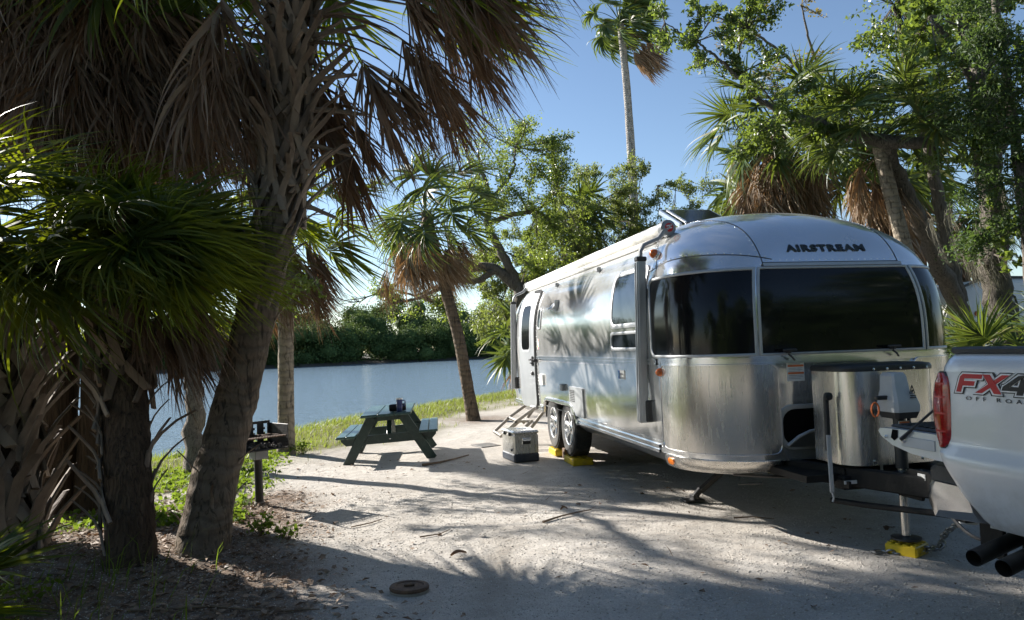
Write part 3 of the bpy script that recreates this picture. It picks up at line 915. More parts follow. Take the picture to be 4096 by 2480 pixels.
# dead plumes blown to the right
for az, e, zz, pt, L in ((-0.1, .1, 4.75, 1.55, 1.15), (-0.4, .0, 4.6, 1.15, 1.15), (0.15, .15, 4.85, 1.6, 1.1), (-0.6, -.1, 4.35, .75, 1.1), (0.3, .0, 4.55, 1.35, 1.1), (-0.25, .25, 4.95, 1.6, 1.2),
                          (-0.5, .2, 4.85, 1.5, 1.2), (0.0, -.15, 4.2, .75, 1.0), (0.5, .1, 4.7, 1.6, 1.1), (-0.05, .3, 5.1, 1.7, 1.1), (-0.7, .15, 4.75, 1.2, 1.2), (-.35, .35, 5.15, 1.85, 1.2), (.25, -.25, 3.95, .6, .85), (-.15, .05, 4.6, 1.0, 1.1), (-.55, .1, 4.95, 1.75, 1.2), (.1, .3, 5.0, 1.45, 1.1), (-.3, .2, 5.1, 1.35, 1.2), (.45, .25, 5.05, 1.6, 1.1), (-.2, -.1, 4.4, .95, 1.05), (-.75, .3, 5.05, 1.9, 1.2), (-.9, .2, 4.95, 1.5, 1.2)):
    leaf(p3, 'dead_frond', M['dead'], rng, (-0.6, 6.8, zz), az, e, pt, L * .88, rng.uniform(.36, .62), 50, 0.34, 0.09, sag=.30, dd=.85, twist=1.2, ragged=.16, fold=.12, wmul=2.2, K=8)
for az, e, zz, pt, L in ((0.1, .3, 5.0, 1.3, 1.2), (-0.4, .35, 5.1, 1.6, 1.2), (0.4, .2, 5.0, 1.5, 1.2), (-.15, .05, 4.9, 1.2, 1.1), (-.8, .2, 5.0, 1.3, 1.2)):
    leaf(p3, 'frond', M['frond'], rng, (-0.6, 6.8, zz), az, e, pt, L, 1.6, 60, 0.18, 0.22, sag=.2, twist=.6)
# bare cut stalks sticking out of the boots
for az, e, zz, pt in ((0.0, .35, 4.35, .75), (-.3, .2, 3.95, .65), (.2, .1, 3.75, .7), (-.2, -.15, 3.45, .55), (.1, .55, 4.5, .7), (-1.2, .3, 4.2, .5), (2.9, .1, 3.8, .5), (3.3, .2, 3.4, .45), (-.1, -.2, 2.9, .4)):
    d = Vector((math.cos(e) * math.cos(az), math.cos(e) * math.sin(az), math.sin(e)))
    c = Vector((-0.68, 6.79, zz)); mb = MB()
    mb.tube([c, c + d * pt * .5 + Vector((0, 0, -.01)), c + d * pt + Vector((0, 0, -.06))], [.035, .022, .016], 7)
    mb.build('stalk', M['boot'], p3)

# --- two tall palms behind with hanging brown skirts that darken the top left
def skirt_palm(x, y, ztop, seed, label, nd, ng, bark='palmbarkdark', r=.17, sk=1.6, lean=(0.2, 0.0), n=30, gm='frond', dm='dead', wind=.13, pet=(.85, 1.2), L=(.95, 1.15), group=None, boots=0, K=6, azlim=None, elmin=-.4):
    t = thing('cabbage_palm', g3(x, y), label, 'palm tree', group)
    rng = np.random.default_rng(seed)
    top = (x + lean[0], y + lean[1], ztop)
    path = [(x, y, gz(x, y) - .05), (x + lean[0] * .3, y + lean[1] * .3, ztop * .4), (x + lean[0] * .8, y + lean[1] * .8, ztop * .8), top]
    P, rd = trunk_mesh(path, r * 1.1, r, M[bark], t, seed, flare=1.25, rough=.04)
    if boots: put_boots(t, P, rd, .7, .98, boots, BOOTS_DARK, rng, (.7, 1.0))
    crown(t, (top[0], top[1], ztop + .1), rng, ng, nd, pet, L, n, gm=gm, dm=dm, wind=wind, el=(1.2, elmin), skirt=sk, K=K, droop=.15, azlim=azlim)
    return t
G0 = 'palms clumped beside the parking pad'
skirt_palm(-3.3, 8.6, 6.6, 104, 'tall palm rising behind the boot wrapped palm with a thick brown skirt', 120, 16, sk=1.5, lean=(.25, .1), group=G0, n=46, L=(1.05, 1.3))
skirt_palm(-2.95, 8.6, 6.1, 105, 'shaggy palm between the dark trunk and the water hung with brown fronds', 110, 16, sk=1.3, lean=(.45, -.1), group=G0, r=.14, n=46, L=(1.0, 1.25))
skirt_palm(-6.5, 7.5, 5.6, 113, 'unseen palm added beyond the left edge for shade, set clear of the boot wrapped palm', 70, 16, sk=1.4, lean=(.3, -.2), group=G0, n=30)  # out of view, added for shade, stood off to leave near fronds sunlit

# --- bank palms
t5 = skirt_palm(-1.36, 12.15, 3.75, 106, 'straight palm on the bank behind the grill with green and brown fronds streaming right', 30, 18, bark='palmbarkpale', r=.115, sk=.5, lean=(.04, .3), n=46, wind=.26, pet=(.6, .9), L=(.8, 1.0), group='palms on the water bank', gm='frond')
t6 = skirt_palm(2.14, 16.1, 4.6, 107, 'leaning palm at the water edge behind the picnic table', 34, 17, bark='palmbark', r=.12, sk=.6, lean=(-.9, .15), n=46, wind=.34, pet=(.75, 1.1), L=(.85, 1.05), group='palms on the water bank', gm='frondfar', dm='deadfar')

# --- tall thin fan palm
tw = thing('fan_palm', g3(15.8, 42.8), 'very tall thin fan palm standing alone against the sky', 'palm tree')
rng = np.random.default_rng(108)
path = [(15.8, 42.8, gz(15.8, 42.8) - .1), (15.9, 42.8, 6), (16.0, 42.8, 12), (15.9, 42.8, 17), (15.65, 42.8, 21.3)]
trunk_mesh(path, .34, .21, M['washbark'], tw, 8, m=60, rough=.035, lump=.02)
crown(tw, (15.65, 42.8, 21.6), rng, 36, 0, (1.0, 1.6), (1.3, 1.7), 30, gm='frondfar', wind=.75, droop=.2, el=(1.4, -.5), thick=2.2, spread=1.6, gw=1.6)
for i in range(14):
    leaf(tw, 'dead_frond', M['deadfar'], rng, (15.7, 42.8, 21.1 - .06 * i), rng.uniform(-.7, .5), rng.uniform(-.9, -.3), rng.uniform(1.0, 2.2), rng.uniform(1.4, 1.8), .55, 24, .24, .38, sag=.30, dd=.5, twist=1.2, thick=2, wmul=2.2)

# --- palms behind the trailer on the right
G1 = 'palms behind the trailer'
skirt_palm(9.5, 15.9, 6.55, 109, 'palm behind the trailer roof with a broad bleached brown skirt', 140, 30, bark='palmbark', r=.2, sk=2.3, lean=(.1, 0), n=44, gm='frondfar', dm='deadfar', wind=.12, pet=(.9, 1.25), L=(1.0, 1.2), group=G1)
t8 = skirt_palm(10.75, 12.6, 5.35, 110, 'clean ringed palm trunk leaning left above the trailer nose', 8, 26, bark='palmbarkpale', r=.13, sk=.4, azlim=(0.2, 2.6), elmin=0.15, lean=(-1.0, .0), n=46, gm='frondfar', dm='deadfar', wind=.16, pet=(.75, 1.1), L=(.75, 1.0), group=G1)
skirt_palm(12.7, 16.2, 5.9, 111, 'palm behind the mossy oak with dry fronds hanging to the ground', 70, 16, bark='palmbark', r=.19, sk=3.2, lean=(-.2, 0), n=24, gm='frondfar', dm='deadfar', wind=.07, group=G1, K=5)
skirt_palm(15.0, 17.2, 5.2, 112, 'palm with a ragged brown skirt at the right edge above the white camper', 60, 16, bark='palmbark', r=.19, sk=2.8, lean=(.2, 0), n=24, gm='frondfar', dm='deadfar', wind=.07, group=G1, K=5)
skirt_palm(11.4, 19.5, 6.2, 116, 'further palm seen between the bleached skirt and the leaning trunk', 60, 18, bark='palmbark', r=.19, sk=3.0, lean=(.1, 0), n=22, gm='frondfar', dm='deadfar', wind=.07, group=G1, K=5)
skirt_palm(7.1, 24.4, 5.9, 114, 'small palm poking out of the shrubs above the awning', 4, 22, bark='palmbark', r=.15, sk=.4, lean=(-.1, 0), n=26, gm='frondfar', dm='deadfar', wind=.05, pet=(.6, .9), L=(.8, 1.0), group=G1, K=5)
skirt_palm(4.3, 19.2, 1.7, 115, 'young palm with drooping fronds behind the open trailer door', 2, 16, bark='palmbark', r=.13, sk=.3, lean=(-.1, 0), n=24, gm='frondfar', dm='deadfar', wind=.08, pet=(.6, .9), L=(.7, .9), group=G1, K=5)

# --- low palmettos
def palmetto(x, y, seed, label, n, L, pet, el=(1.2, -.1), gm='frondfar', azr=None, z=None, nseg=46, dead=0, wind=.05, group='palmettos among the trees'):
    t = thing('palmetto', (x, y, gz(x, y)), label, 'palmetto', group)
    rng = np.random.default_rng(seed)
    zb = gz(x, y) if z is None else z
    mb = MB(); mb.tube([(x, y, gz(x, y) - .03), (x, y, zb + .12)], [.09, .07], 9)
    mb.build('trunk', M['palmbarkdark'], t)
    for i in range(n):
        f = (i + .5) / n
        az = i * 2.39996 if azr is None else rng.uniform(*azr)
        leaf(t, 'frond', M[gm], rng, (x, y, zb + .1), az, el[0] + (el[1] - el[0]) * f + rng.uniform(-.1, .1), rng.uniform(*pet), rng.uniform(*L), rng.uniform(1.5, 2.0), nseg, .12, wind, sag=.16, twist=.8, K=6)
    for i in range(dead):
        az = rng.uniform(2.0, 5.2) if azr is None else rng.uniform(*azr)
        leaf(t, 'dead_frond', M['deadfar'], rng, (x, y, zb + .1), az, rng.uniform(-.1, .5), rng.uniform(*pet) * .8, rng.uniform(*L), .9, nseg, .25, wind, sag=.5, dd=.5, twist=1, wmul=1.4)
    return t
palmetto(-2.62, 4.95, 201, 'green palmetto fan in the bottom left corner with one leaf in the sun', 5, (.42, .52), (.2, .32), el=(1.0, .1), gm='frond', azr=(-1.2, .8), nseg=34, wind=.10)
palmetto(8.35, 8.25, 202, 'palmetto with sunlit fans above the pickup bed', 16, (.7, .85), (.6, .9), z=.75, dead=3)
palmetto(8.9, 10.3, 203, 'bluish palmetto beside the trailer corner in front of the white camper', 14, (.6, .75), (.45, .65), z=.75)
palmetto(9.9, 10.0, 204, 'palmetto with dry tan leaves behind the pickup', 12, (.6, .8), (.5, .7), z=.5, dead=4)
palmetto(10.6, 9.0, 205, 'palmetto at the right edge below the mossy trunk', 14, (.8, 1.0), (.7, 1.0), z=1.1)

# ------------------------------------------------------------------ broadleaf trees
def twig_crown(clusters, rng, leaf_size, tw_r=0.008, aspect=.5, up=None, upw=0.0, spreadf=.16):
    """clusters: (anchor, centre, radius xyz, twigs, leaves per twig) -> leaves V,F and twig MB"""
    P = []; mb = MB()
    for anc, cen, rad, nt_, nl in clusters:
        anc = np.array(anc, float); cen = np.array(cen, float)
        rad = np.array(rad if hasattr(rad, '__len__') else (rad, rad, rad * .75), float)
        far = cen + unit(cen - anc + 1e-6) * rad.mean() * .5
        mid = anc * .5 + far * .5 + rng.normal(0, .15, 3) * rad.mean()
        um = np.linspace(0, 1, 7)[:, None]
        stem = (1 - um) ** 2 * anc + 2 * um * (1 - um) * mid + um * um * far
        if tw_r: mb.tube([tuple(p) for p in stem[[0, 2, 4, 6]]], [tw_r * 2.2, tw_r * 1.8, tw_r * 1.3, tw_r * .7], 4, cap=False)
        for k in range(nt_):
            e = cen + unit(rng.normal(size=3)) * rad * rng.uniform(.35, 1.0)
            j = int(np.argmin(((stem - e) ** 2).sum(1))); st = stem[max(0, j - int(rng.integers(1, 4)))]
            md = st * .5 + e * .5 + rng.normal(0, .14, 3) * rad.mean() + np.array((0, 0, .10 * rad.mean()))
            u = np.linspace(0, 1, 9)[:, None]
            cv = (1 - u) ** 2 * st + 2 * u * (1 - u) * md + u * u * e
            if tw_r: mb.tube([tuple(p) for p in cv[[0, 3, 6, 8]]], [tw_r * 1.1, tw_r * .8, tw_r * .6, tw_r * .3], 3, cap=False)
            uu = rng.uniform(.30, 1.05, nl) ** .8
            q = np.stack([np.interp(uu, u[:, 0], cv[:, i]) for i in range(3)], 1)
            P.append(q + rng.normal(0, spreadf, (nl, 3)) * rad.mean() * np.array((1, 1, .8)))
    P = np.concatenate(P)
    V, F = cards(P, leaf_size * rng.uniform(.6, 1.35, len(P)), rng, aspect, up, upw)
    return V, F, mb

def broad_tree(name, loc, label, cat, limbs, clusters, leafmat, barkmat, seed, leaf_size, group=None, tw_r=.008, aspect=.5, spreadf=.16, upw=0.0):
    """limbs: list of (path, r0, r1); the first is the trunk"""
    t = thing(name, loc, label, cat, group)
    rng = np.random.default_rng(seed)
    for i, (path, r0, r1) in enumerate(limbs):
        P = curve_pts(path, 10 + 5 * len(path))
        P[1:-1] += rng.normal(0, .012 + .12 * r1, (len(P) - 2, 3))
        rr = np.linspace(r0, r1, len(P))
        if i == 0: rr = rr * (1 + .5 * np.exp(-np.linspace(0, 1, len(P)) * 14))
        mb = MB(); mb.tube([tuple(p) for p in P], list(rr), 14 if r0 > .1 else 8, jit=.06, rnd=random.Random(seed + i))
        mb.build('trunk' if i == 0 else 'limb', M[barkmat], t, sharp=75)
    if clusters:
        V, F, tw = twig_crown(clusters, rng, leaf_size, tw_r, aspect, (0, 0, 1), upw, spreadf)
        np_mesh('crown', V, F, M[leafmat], t, kind='stuff')
        if tw.v: tw.build('twigs', M[barkmat], t, sharp=80, kind='stuff', fix=False)
    return t

rg = np.random.default_rng(300)
def scatter(anchors, box, n, rad, nt_, nl, rng):
    """clusters anchored on the nearest limb end"""
    A = np.array(anchors, float); out = []
    for k in range(n):
        c = np.array([rng.uniform(a, b) for a, b in box])
        a = A[np.argmin(((A - c) ** 2).sum(1))]
        out.append((a, c, rad * rng.uniform(.7, 1.3), nt_, nl))
    return out

# hardwood with pale bark between the palms
broad_tree('hardwood_tree', g3(-2.42, 11.0), 'pale barked hardwood standing between the dark trunk and the leaning palm', 'tree',
    [([(-2.42, 11.0, -.1), (-2.5, 11.3, .8), (-2.62, 11.7, 1.6), (-2.65, 11.8, 2.8), (-2.5, 11.8, 4.0)], .135, .08),
     ([(-2.64, 11.75, 2.4), (-2.0, 11.6, 3.0), (-1.2, 11.4, 3.2)], .055, .02), ([(-2.6, 11.8, 3.2), (-3.4, 11.9, 4.0), (-4.2, 12.0, 4.6), (-5.2, 12.2, 5.8)], .06, .025), ([(-2.5, 11.8, 4.0), (-1.9, 11.7, 4.8), (-1.3, 11.5, 5.2)], .06, .02)],
    scatter([(-1.2, 11.4, 3.2), (-4.2, 12, 4.6), (-1.3, 11.5, 5.2), (-2.5, 11.8, 4.0)], ((-3.8, -1.3), (10.9, 12.4), (2.3, 4.2)), 13, .45, 6, 22, rg) +
    scatter([(-4.2, 12, 4.6), (-5.2, 12.2, 5.8)], ((-6.4, -3.2), (11.2, 13.2), (5.2, 7.6)), 16, .6, 6, 26, rg) + [((-1.4, 11.45, 3.1), (-1.0, 11.3, 2.55), .32, 6, 16), ((-1.2, 11.4, 3.2), (-.75, 11.3, 2.5), .22, 4, 14)],  # high left clusters added to the crown to shade the foreground
    'oak', 'paleoak', 301, .085)

# unseen tree added beyond the left edge to dapple shade over the foreground
broad_tree('hardwood_tree', g3(-8.2, 9.4), 'unseen leafy hardwood added beyond the left edge to shade the foreground', 'tree',
    [([(-8.2, 9.4, -.1), (-8.0, 10.0, 2.4), (-7.2, 11.0, 4.6), (-6.4, 11.9, 6.2)], .2, .09), ([(-7.4, 10.8, 4.2), (-6.4, 11.2, 5.2), (-5.2, 11.6, 6.0)], .08, .03), ([(-6.4, 11.9, 6.2), (-5.4, 12.6, 7.0), (-4.2, 13.0, 7.4)], .07, .02)],
    scatter([(-5.2, 11.6, 6.0), (-4.2, 13.0, 7.4), (-6.4, 11.9, 6.2)], ((-8.2, -3.4), (10.9, 14.2), (5.5, 8.6)), 58, .75, 6, 30, rg), 'oak', 'oakbark', 307, .11)

# twisting oak over the water behind the leaning palm
lim = [([(4.2, 19.9, -.1), (4.15, 19.7, 1.6), (4.0, 19.6, 3.1)], .24, .20),
       ([(4.0, 19.6, 3.1), (3.3, 19.7, 3.75), (2.6, 19.85, 3.75), (2.0, 20, 3.4), (1.2, 20, 3.6), (.2, 19.9, 3.1)], .16, .03),
       ([(3.4, 19.7, 3.7), (2.8, 19.5, 3.3), (2.1, 19.1, 3.35), (1.3, 19, 2.9), (.5, 19, 2.75)], .10, .025),
       ([(4.0, 19.6, 3.0), (3.5, 19.7, 4.2), (3.1, 19.75, 4.9), (3.3, 19.7, 5.7), (3.0, 19.6, 6.4)], .15, .05),
       ([(3.15, 19.75, 4.9), (3.9, 19.8, 5.2), (4.6, 19.9, 5.3), (5.2, 20, 5.9)], .09, .03),
       ([(3.3, 19.7, 5.6), (3.9, 19.6, 6.3), (4.0, 19.6, 7.0)], .06, .02),
       ([(2.0, 20, 3.4), (1.2, 20.1, 3.0), (.4, 20.1, 3.3), (-.3, 20.1, 2.9)], .045, .008)]
cl = scatter([(3.0, 19.6, 6.4), (4.0, 19.6, 7.0), (5.2, 20, 5.9), (4.3, 19.9, 5.3), (3.2, 19.7, 5.4)], ((2.5, 5.9), (18.9, 20.6), (5.3, 7.7)), 34, .62, 7, 62, rg)
cl += scatter([(5.2, 20, 5.9), (4.6, 19.9, 5.3), (4.0, 19.6, 3.2)], ((4.4, 6.0), (19.2, 21), (3.4, 5.4)), 20, .5, 7, 55, rg)
cl += scatter([(3.5, 19.7, 4.2), (2.6, 19.85, 3.75)], ((2.4, 4.6), (19, 20.4), (3.4, 4.9)), 9, .42, 5, 34, rg)
cl += scatter([(.5, 19, 2.75), (1.3, 19, 2.9), (.2, 19.9, 3.1)], ((.0, 2.3), (18.7, 19.9), (2.4, 3.5)), 13, .42, 6, 44, rg)
cl += [((.2, 19.9, 3.1), (-.3, 19.9, 3.0), .7, 9, 2), ((-.3, 20.1, 2.9), (-.7, 20, 3.0), .6, 9, 1), ((1.2, 20, 3.6), (.4, 20, 3.9), .5, 6, 1)]
broad_tree('oak_tree', g3(4.2, 19.9), 'spreading oak with twisting bare limbs reaching left over the water behind the trailer', 'tree', lim, cl, 'oak', 'oakbark', 302, .075, tw_r=.009)

# fine leaved shrubs behind the trailer
for k, (x, y, h, r, lab) in enumerate(((6.0, 23.6, 7.0, 1.5, 'fine leaved willow shrub nearest the oak above the awning'), (8.2, 24.6, 8.3, 1.6, 'fine leaved willow shrub at the foot of the tall thin palm'),
                                       (10.2, 24.3, 8.2, 1.8, 'fine leaved willow shrub left of the bleached palm skirt'), (4.6, 22.6, 4.9, 1.4, 'low fine leaved shrub behind the open door'),
                                       (12.6, 24.6, 7.8, 1.7, 'fine leaved shrub half hidden behind the bleached palm skirt'))):
    lm = [([(x, y, -.1), (x + .1, y, h * .3), (x - .1, y, h * .55)], .09, .05)]
    anc = []
    for j in range(9):
        a = j * 2.4; e = (x + math.cos(a) * r * .8, y + math.sin(a) * r * .7, h * rg.uniform(.5, .92))
        lm.append(([(x, y, h * .2), (x + math.cos(a) * r * .3, y + math.sin(a) * r * .3, h * .45), e], .035, .012)); anc.append(e)
    cl = scatter(anc, ((x - r, x + r), (y - r * .8, y + r * .8), (h * .3, h * .93)), 58, .55, 8, 48, rg)
    broad_tree('willow_shrub', g3(x, y), lab, 'shrub', lm, cl, 'willow', 'oakbark', 310 + k, .105, 'fine leaved shrubs behind the trailer', tw_r=.006, aspect=.32, spreadf=.13, upw=.6)

# oak with leafy branches over the bleached palm skirt
lim = [([(13.2, 14.3, -.1), (12.6, 14.0, 2.2), (11.6, 13.4, 3.0), (10.7, 12.9, 4.1), (9.75, 12.45, 5.25)], .22, .14),
       ([(9.75, 12.45, 5.25), (9.1, 12.5, 5.35), (8.5, 12.6, 5.6), (7.9, 12.9, 5.9)], .14, .06),
       ([(7.9, 12.9, 5.9), (7.55, 13.1, 6.2), (7.3, 13.3, 6.7), (6.95, 13.4, 7.1)], .06, .035),
       ([(7.3, 13.3, 6.7), (7.35, 13.4, 7.3), (7.6, 13.5, 7.8)], .035, .012), ([(6.95, 13.4, 7.1), (6.5, 13.5, 7.5), (5.9, 13.6, 7.9)], .03, .01),
       ([(9.75, 12.45, 5.25), (10.4, 12.0, 5.1), (11.0, 11.6, 5.3), (11.8, 11.4, 5.9)], .13, .05),
       ([(12.6, 14.0, 2.2), (12.2, 13.9, 4.2), (11.7, 13.8, 6.5), (11.2, 13.7, 8.6)], .17, .05)]
cl = scatter([(7.6, 13.5, 7.8), (6.5, 13.5, 7.5), (5.9, 13.6, 7.9), (7.3, 13.3, 6.8)], ((5.6, 8.6), (12.9, 14.0), (6.9, 8.3)), 24, .36, 6, 34, rg)
cl += scatter([(7.9, 12.9, 5.9), (8.5, 12.6, 5.6), (9.1, 12.5, 5.4)], ((7.0, 10.0), (12.2, 13.2), (4.9, 6.4)), 24, .40, 6, 36, rg)
cl += scatter([(10.4, 12.0, 5.1), (11.0, 11.6, 5.3), (9.9, 12.3, 5.2)], ((9.8, 11.8), (11.2, 12.4), (4.4, 5.8)), 14, .38, 5, 18, rg)
cl += scatter([(11.2, 13.7, 8.6), (11.7, 13.8, 6.5)], ((9.6, 13.4), (12.8, 14.4), (6.2, 9.6)), 54, .6, 7, 34, rg)
broad_tree('oak_tree', g3(13.2, 14.3), 'oak whose crooked limb crosses in front of the leaning palm crown', 'tree', lim, cl, 'oakdark', 'oakbark', 303, .095, tw_r=.008)

# thin yellowish tree behind
lim = [([(14.5, 19.0, -.1), (13.8, 18.8, 4.5), (12.9, 18.6, 8.2)], .2, .08), ([(13.3, 18.6, 7.2), (11.8, 18.4, 9.2), (10.3, 18.2, 10.0), (9.2, 18, 10.2)], .07, .02), ([(11.8, 18.4, 9.2), (11.2, 18.3, 8.6), (10.6, 18.2, 8.8)], .04, .012), ([(13, 18.6, 8), (12.4, 18.5, 9.6), (12, 18.3, 10.8)], .06, .02)]
cl = scatter([(10.3, 18.2, 10), (10.6, 18.2, 8.8), (12, 18.3, 10.8), (11.8, 18.4, 9.2)], ((9.6, 12.6), (17.9, 18.7), (8.3, 10.8)), 20, .45, 5, 10, rg)
broad_tree('bare_tree', g3(14.5, 19.0), 'half bare tree with thin yellow leaves at the top behind the palms', 'tree', lim, cl, 'thin', 'oakbark', 304, .10)

# mossy oak trunk on the right with cedar sprays in front
lim = [([(11.0, 11.0, -.1), (10.85, 11.1, 1.5), (10.75, 11.15, 2.6), (10.85, 11.15, 4.2), (10.95, 11.2, 5.6), (10.7, 11.3, 7.6)], .25, .16),
       ([(10.85, 11.15, 4.6), (11.5, 11.0, 5.2), (12.2, 10.8, 5.6)], .10, .04), ([(10.9, 11.2, 5.4), (10.2, 11.0, 6.4), (9.6, 10.9, 7.0)], .09, .03)]
cl = scatter([(10.7, 11.3, 7.6), (9.6, 10.9, 7), (12.2, 10.8, 5.6)], ((9.4, 13.2), (10.4, 11.8), (5.6, 8.4)), 30, .45, 6, 22, rg)
cl += scatter([(10.9, 11.2, 5.4), (10.75, 11.15, 2.9)], ((9.9, 11.6), (10.2, 11.0), (2.6, 6.8)), 14, .24, 5, 12, rg)
mo = broad_tree('oak_tree', g3(11.0, 11.0), 'thick rough oak trunk hung with grey moss at the right edge', 'tree', lim, cl, 'oakdark', 'oakbark', 305, .15)
def moss(parent, spots, seed, n=26, L=.7):
    rng = np.random.default_rng(seed); V = []; F = []
    for (x, y, z, sp) in spots:
        for c_ in range(max(3, n // 12)):
            o = np.array((x, y, z)) + rng.normal(0, sp, 3) * np.array((1, 1, .8)); lc = L * rng.uniform(.35, 1.2)
            for k in range(22):
                p = o + rng.normal(0, .028, 3) * np.array((1, 1, 1.6)); ln = lc * rng.uniform(.35, 1.05); a = rng.uniform(0, 6.28)
                w = np.array((math.cos(a), math.sin(a), 0)) * rng.uniform(.003, .006); b0 = len(V)
                off = np.cumsum(rng.normal(0, .012, (7, 3)) * np.array((1, 1, 0)), 0)
                for i in range(7):
                    q = p + off[i] + np.array((0, 0, -ln * i / 6)) + WIND * .012 * i * i * .3
                    V += [q - w * (1.2 - i / 7), q + w * (1.2 - i / 7)]
                for i in range(6): F.append((b0 + 2 * i, b0 + 2 * i + 1, b0 + 2 * i + 3, b0 + 2 * i + 2))
    np_mesh('hanging_moss', V, F, M['moss'], parent, kind='stuff')
moss(mo, [(10.6, 10.95, 5.4, .12), (10.7, 11.0, 4.6, .14), (10.45, 10.9, 3.4, .16), (10.6, 10.9, 2.9, .14), (10.2, 10.95, 3.1, .2), (9.9, 11.0, 2.9, .2), (10.9, 10.9, 3.9, .12), (11.1, 10.9, 3.2, .16), (10.3, 10.9, 2.6, .2), (9.7, 11.1, 3.6, .15), (10.8, 10.9, 6.2, .14)], 401, 60, .55)

cl = []
lim = [([(10.3, 9.9, -.1), (10.35, 10.0, 3), (10.3, 10.2, 6), (10.2, 10.3, 9)], .12, .04)]
for k in range(40):
    z = rg.uniform(3.1, 8.4); a = rg.uniform(2.2, 5.6); r = rg.uniform(.3, 1.3)
    c = (10.3 + math.cos(a) * r, 10.1 + math.sin(a) * r * .6, z - .25 * r)
    cl.append(((10.3, 10.1, z + .1), c, (.55, .4, .38), 8, 60))
broad_tree('cedar_tree', g3(10.3, 9.9), 'dark green feathery cedar hanging in front of the mossy trunk', 'tree', lim, cl, 'cedar', 'oakbark', 306, .085, tw_r=.005, aspect=.3, spreadf=.2)

# vine covered undergrowth between pickup and camper
V, F = wood('thicket', M['oakdark'], (8.0, 12.5), 46, 0, 2.0, .8, 1.35, .10, 140, 61, lambda x: 8.6 + (x - 8) * .5, .25, .5)
tag(np_mesh('thicket', V, F, M['oakdark'], kind='stuff'), 'low leafy thicket and vines behind the pickup bed', 'undergrowth')
# far wood closing the view behind the right hand trees
V, F = wood('woodland', M['mangrove'], (10, 70), 140, 0, 12, 3.0, 6.2, .30, 300, 62, lambda x: 27 + (x - 3) * .25, 1.0, 2.0)
tag(np_mesh('woodland', V, F, M['mangrove'], kind='stuff'), 'dense green wood closing the view behind the palms on the right', 'woodland')
# unseen wood behind the viewer, sized for the trailer reflections and skylight
V, F = wood('woodland', M['oakdark'], (-24, 34), 260, -3, 7, 6.0, 10.5, .42, 260, 63, lambda x: -10 - 1.5 * math.sin(x * .3) + .45 * max(0, x - 8), 1.3, 2.6)
tag(np_mesh('woodland', V, F, M['oakdark'], kind='stuff'), 'tall dark unseen wood behind the viewer, shaped for the trailer reflections', 'woodland')
# ------------------------------------------------------------------ silver travel trailer
XC, YF, YR = 3.76, 5.40, 13.65
W0, R0 = 1.27, 0.62
Z1, ZT = 1.48, 2.76
def t_side(z):
    if z < Z1: return 0.025 * ((Z1 - z) / .9) ** 2
    h = min((z - Z1) / (ZT - Z1), 1.0)
    return W0 * (1 - max(0.0, 1 - h ** 3.2) ** (1 / 3.2))
def t_end(z):
    if z < Z1: return 0.05 * ((Z1 - z) / .9) ** 2
    h = min((z - Z1) / (ZT - Z1), 1.0)
    return 1.5 * (1 - max(0.0, 1 - h ** 2.7) ** (1 / 2.7))
def t_dims(z):
    s = t_side(z); w = W0 - s
    return w, min(R0 + .45 * s, w), t_end(z)
FL = W0 - R0
AL = R0 * math.pi / 2
def shell(l, z):
    """point of the skin; l: metres along the nose from its middle (negative: kerb side)"""
    w, r, e = t_dims(z)
    f = w - r; sg = -1 if l < 0 else 1; a = abs(l)
    if a <= FL: return Vector((XC + sg * f * a / FL, YF + e, z))
    if a <= FL + AL:
        th = (a - FL) / AL * math.pi / 2
        return Vector((XC + sg * (f + r * math.sin(th)), YF + e + r * (1 - math.cos(th)), z))
    return Vector((XC + sg * w, YF + e + r + (a - FL - AL), z))
def nose(x, z):
    """front skin at x metres from the middle"""
    w, r, e = t_dims(z); f = w - r; a = min(abs(x), w - 1e-4)
    return Vector((XC + x, YF + e + (0 if a < f else r - math.sqrt(max(0, r * r - (a - f) ** 2))), z))
def kerb(y, z):
    return Vector((XC - t_dims(z)[0], y, z))
def outward(fn, u, v):
    h = .004
    a = fn(u + h, v) - fn(u - h, v); b = fn(u, v + h) - fn(u, v - h)
    n = a.cross(b).normalized()
    p = fn(u, v); c = Vector((XC, min(max(p.y, YF + 1.3), YR - 1.3), 1.3))
    return n if n.dot(p - c) > 0 else -n
def rrect(u0, u1, v0, v1, r, k=5):
    rl, rr_ = r if isinstance(r, tuple) else (r, r)
    q = min((u1 - u0) / 2 - 1e-4, (v1 - v0) / 2 - 1e-4)
    rl, rr_ = min(rl, q), min(rr_, q)
    out = []
    for cx, cy, a0, r in ((u1 - rr_, v1 - rr_, 0, rr_), (u0 + rl, v1 - rl, 90, rl), (u0 + rl, v0 + rl, 180, rl), (u1 - rr_, v0 + rr_, 270, rr_)):
        for i in range(k + 1):
            a = R_(a0 + 90 * i / k)
            out.append((cx + r * math.cos(a), cy + r * math.sin(a)))
    # subdivide long stretches so that the ring follows the curved skin
    res = []
    for i, p in enumerate(out):
        q = out[(i + 1) % len(out)]
        m = max(1, int(math.hypot(q[0] - p[0], q[1] - p[1]) / .06))
        res += [(p[0] + (q[0] - p[0]) * j / m, p[1] + (q[1] - p[1]) * j / m) for j in range(m)]
    return res
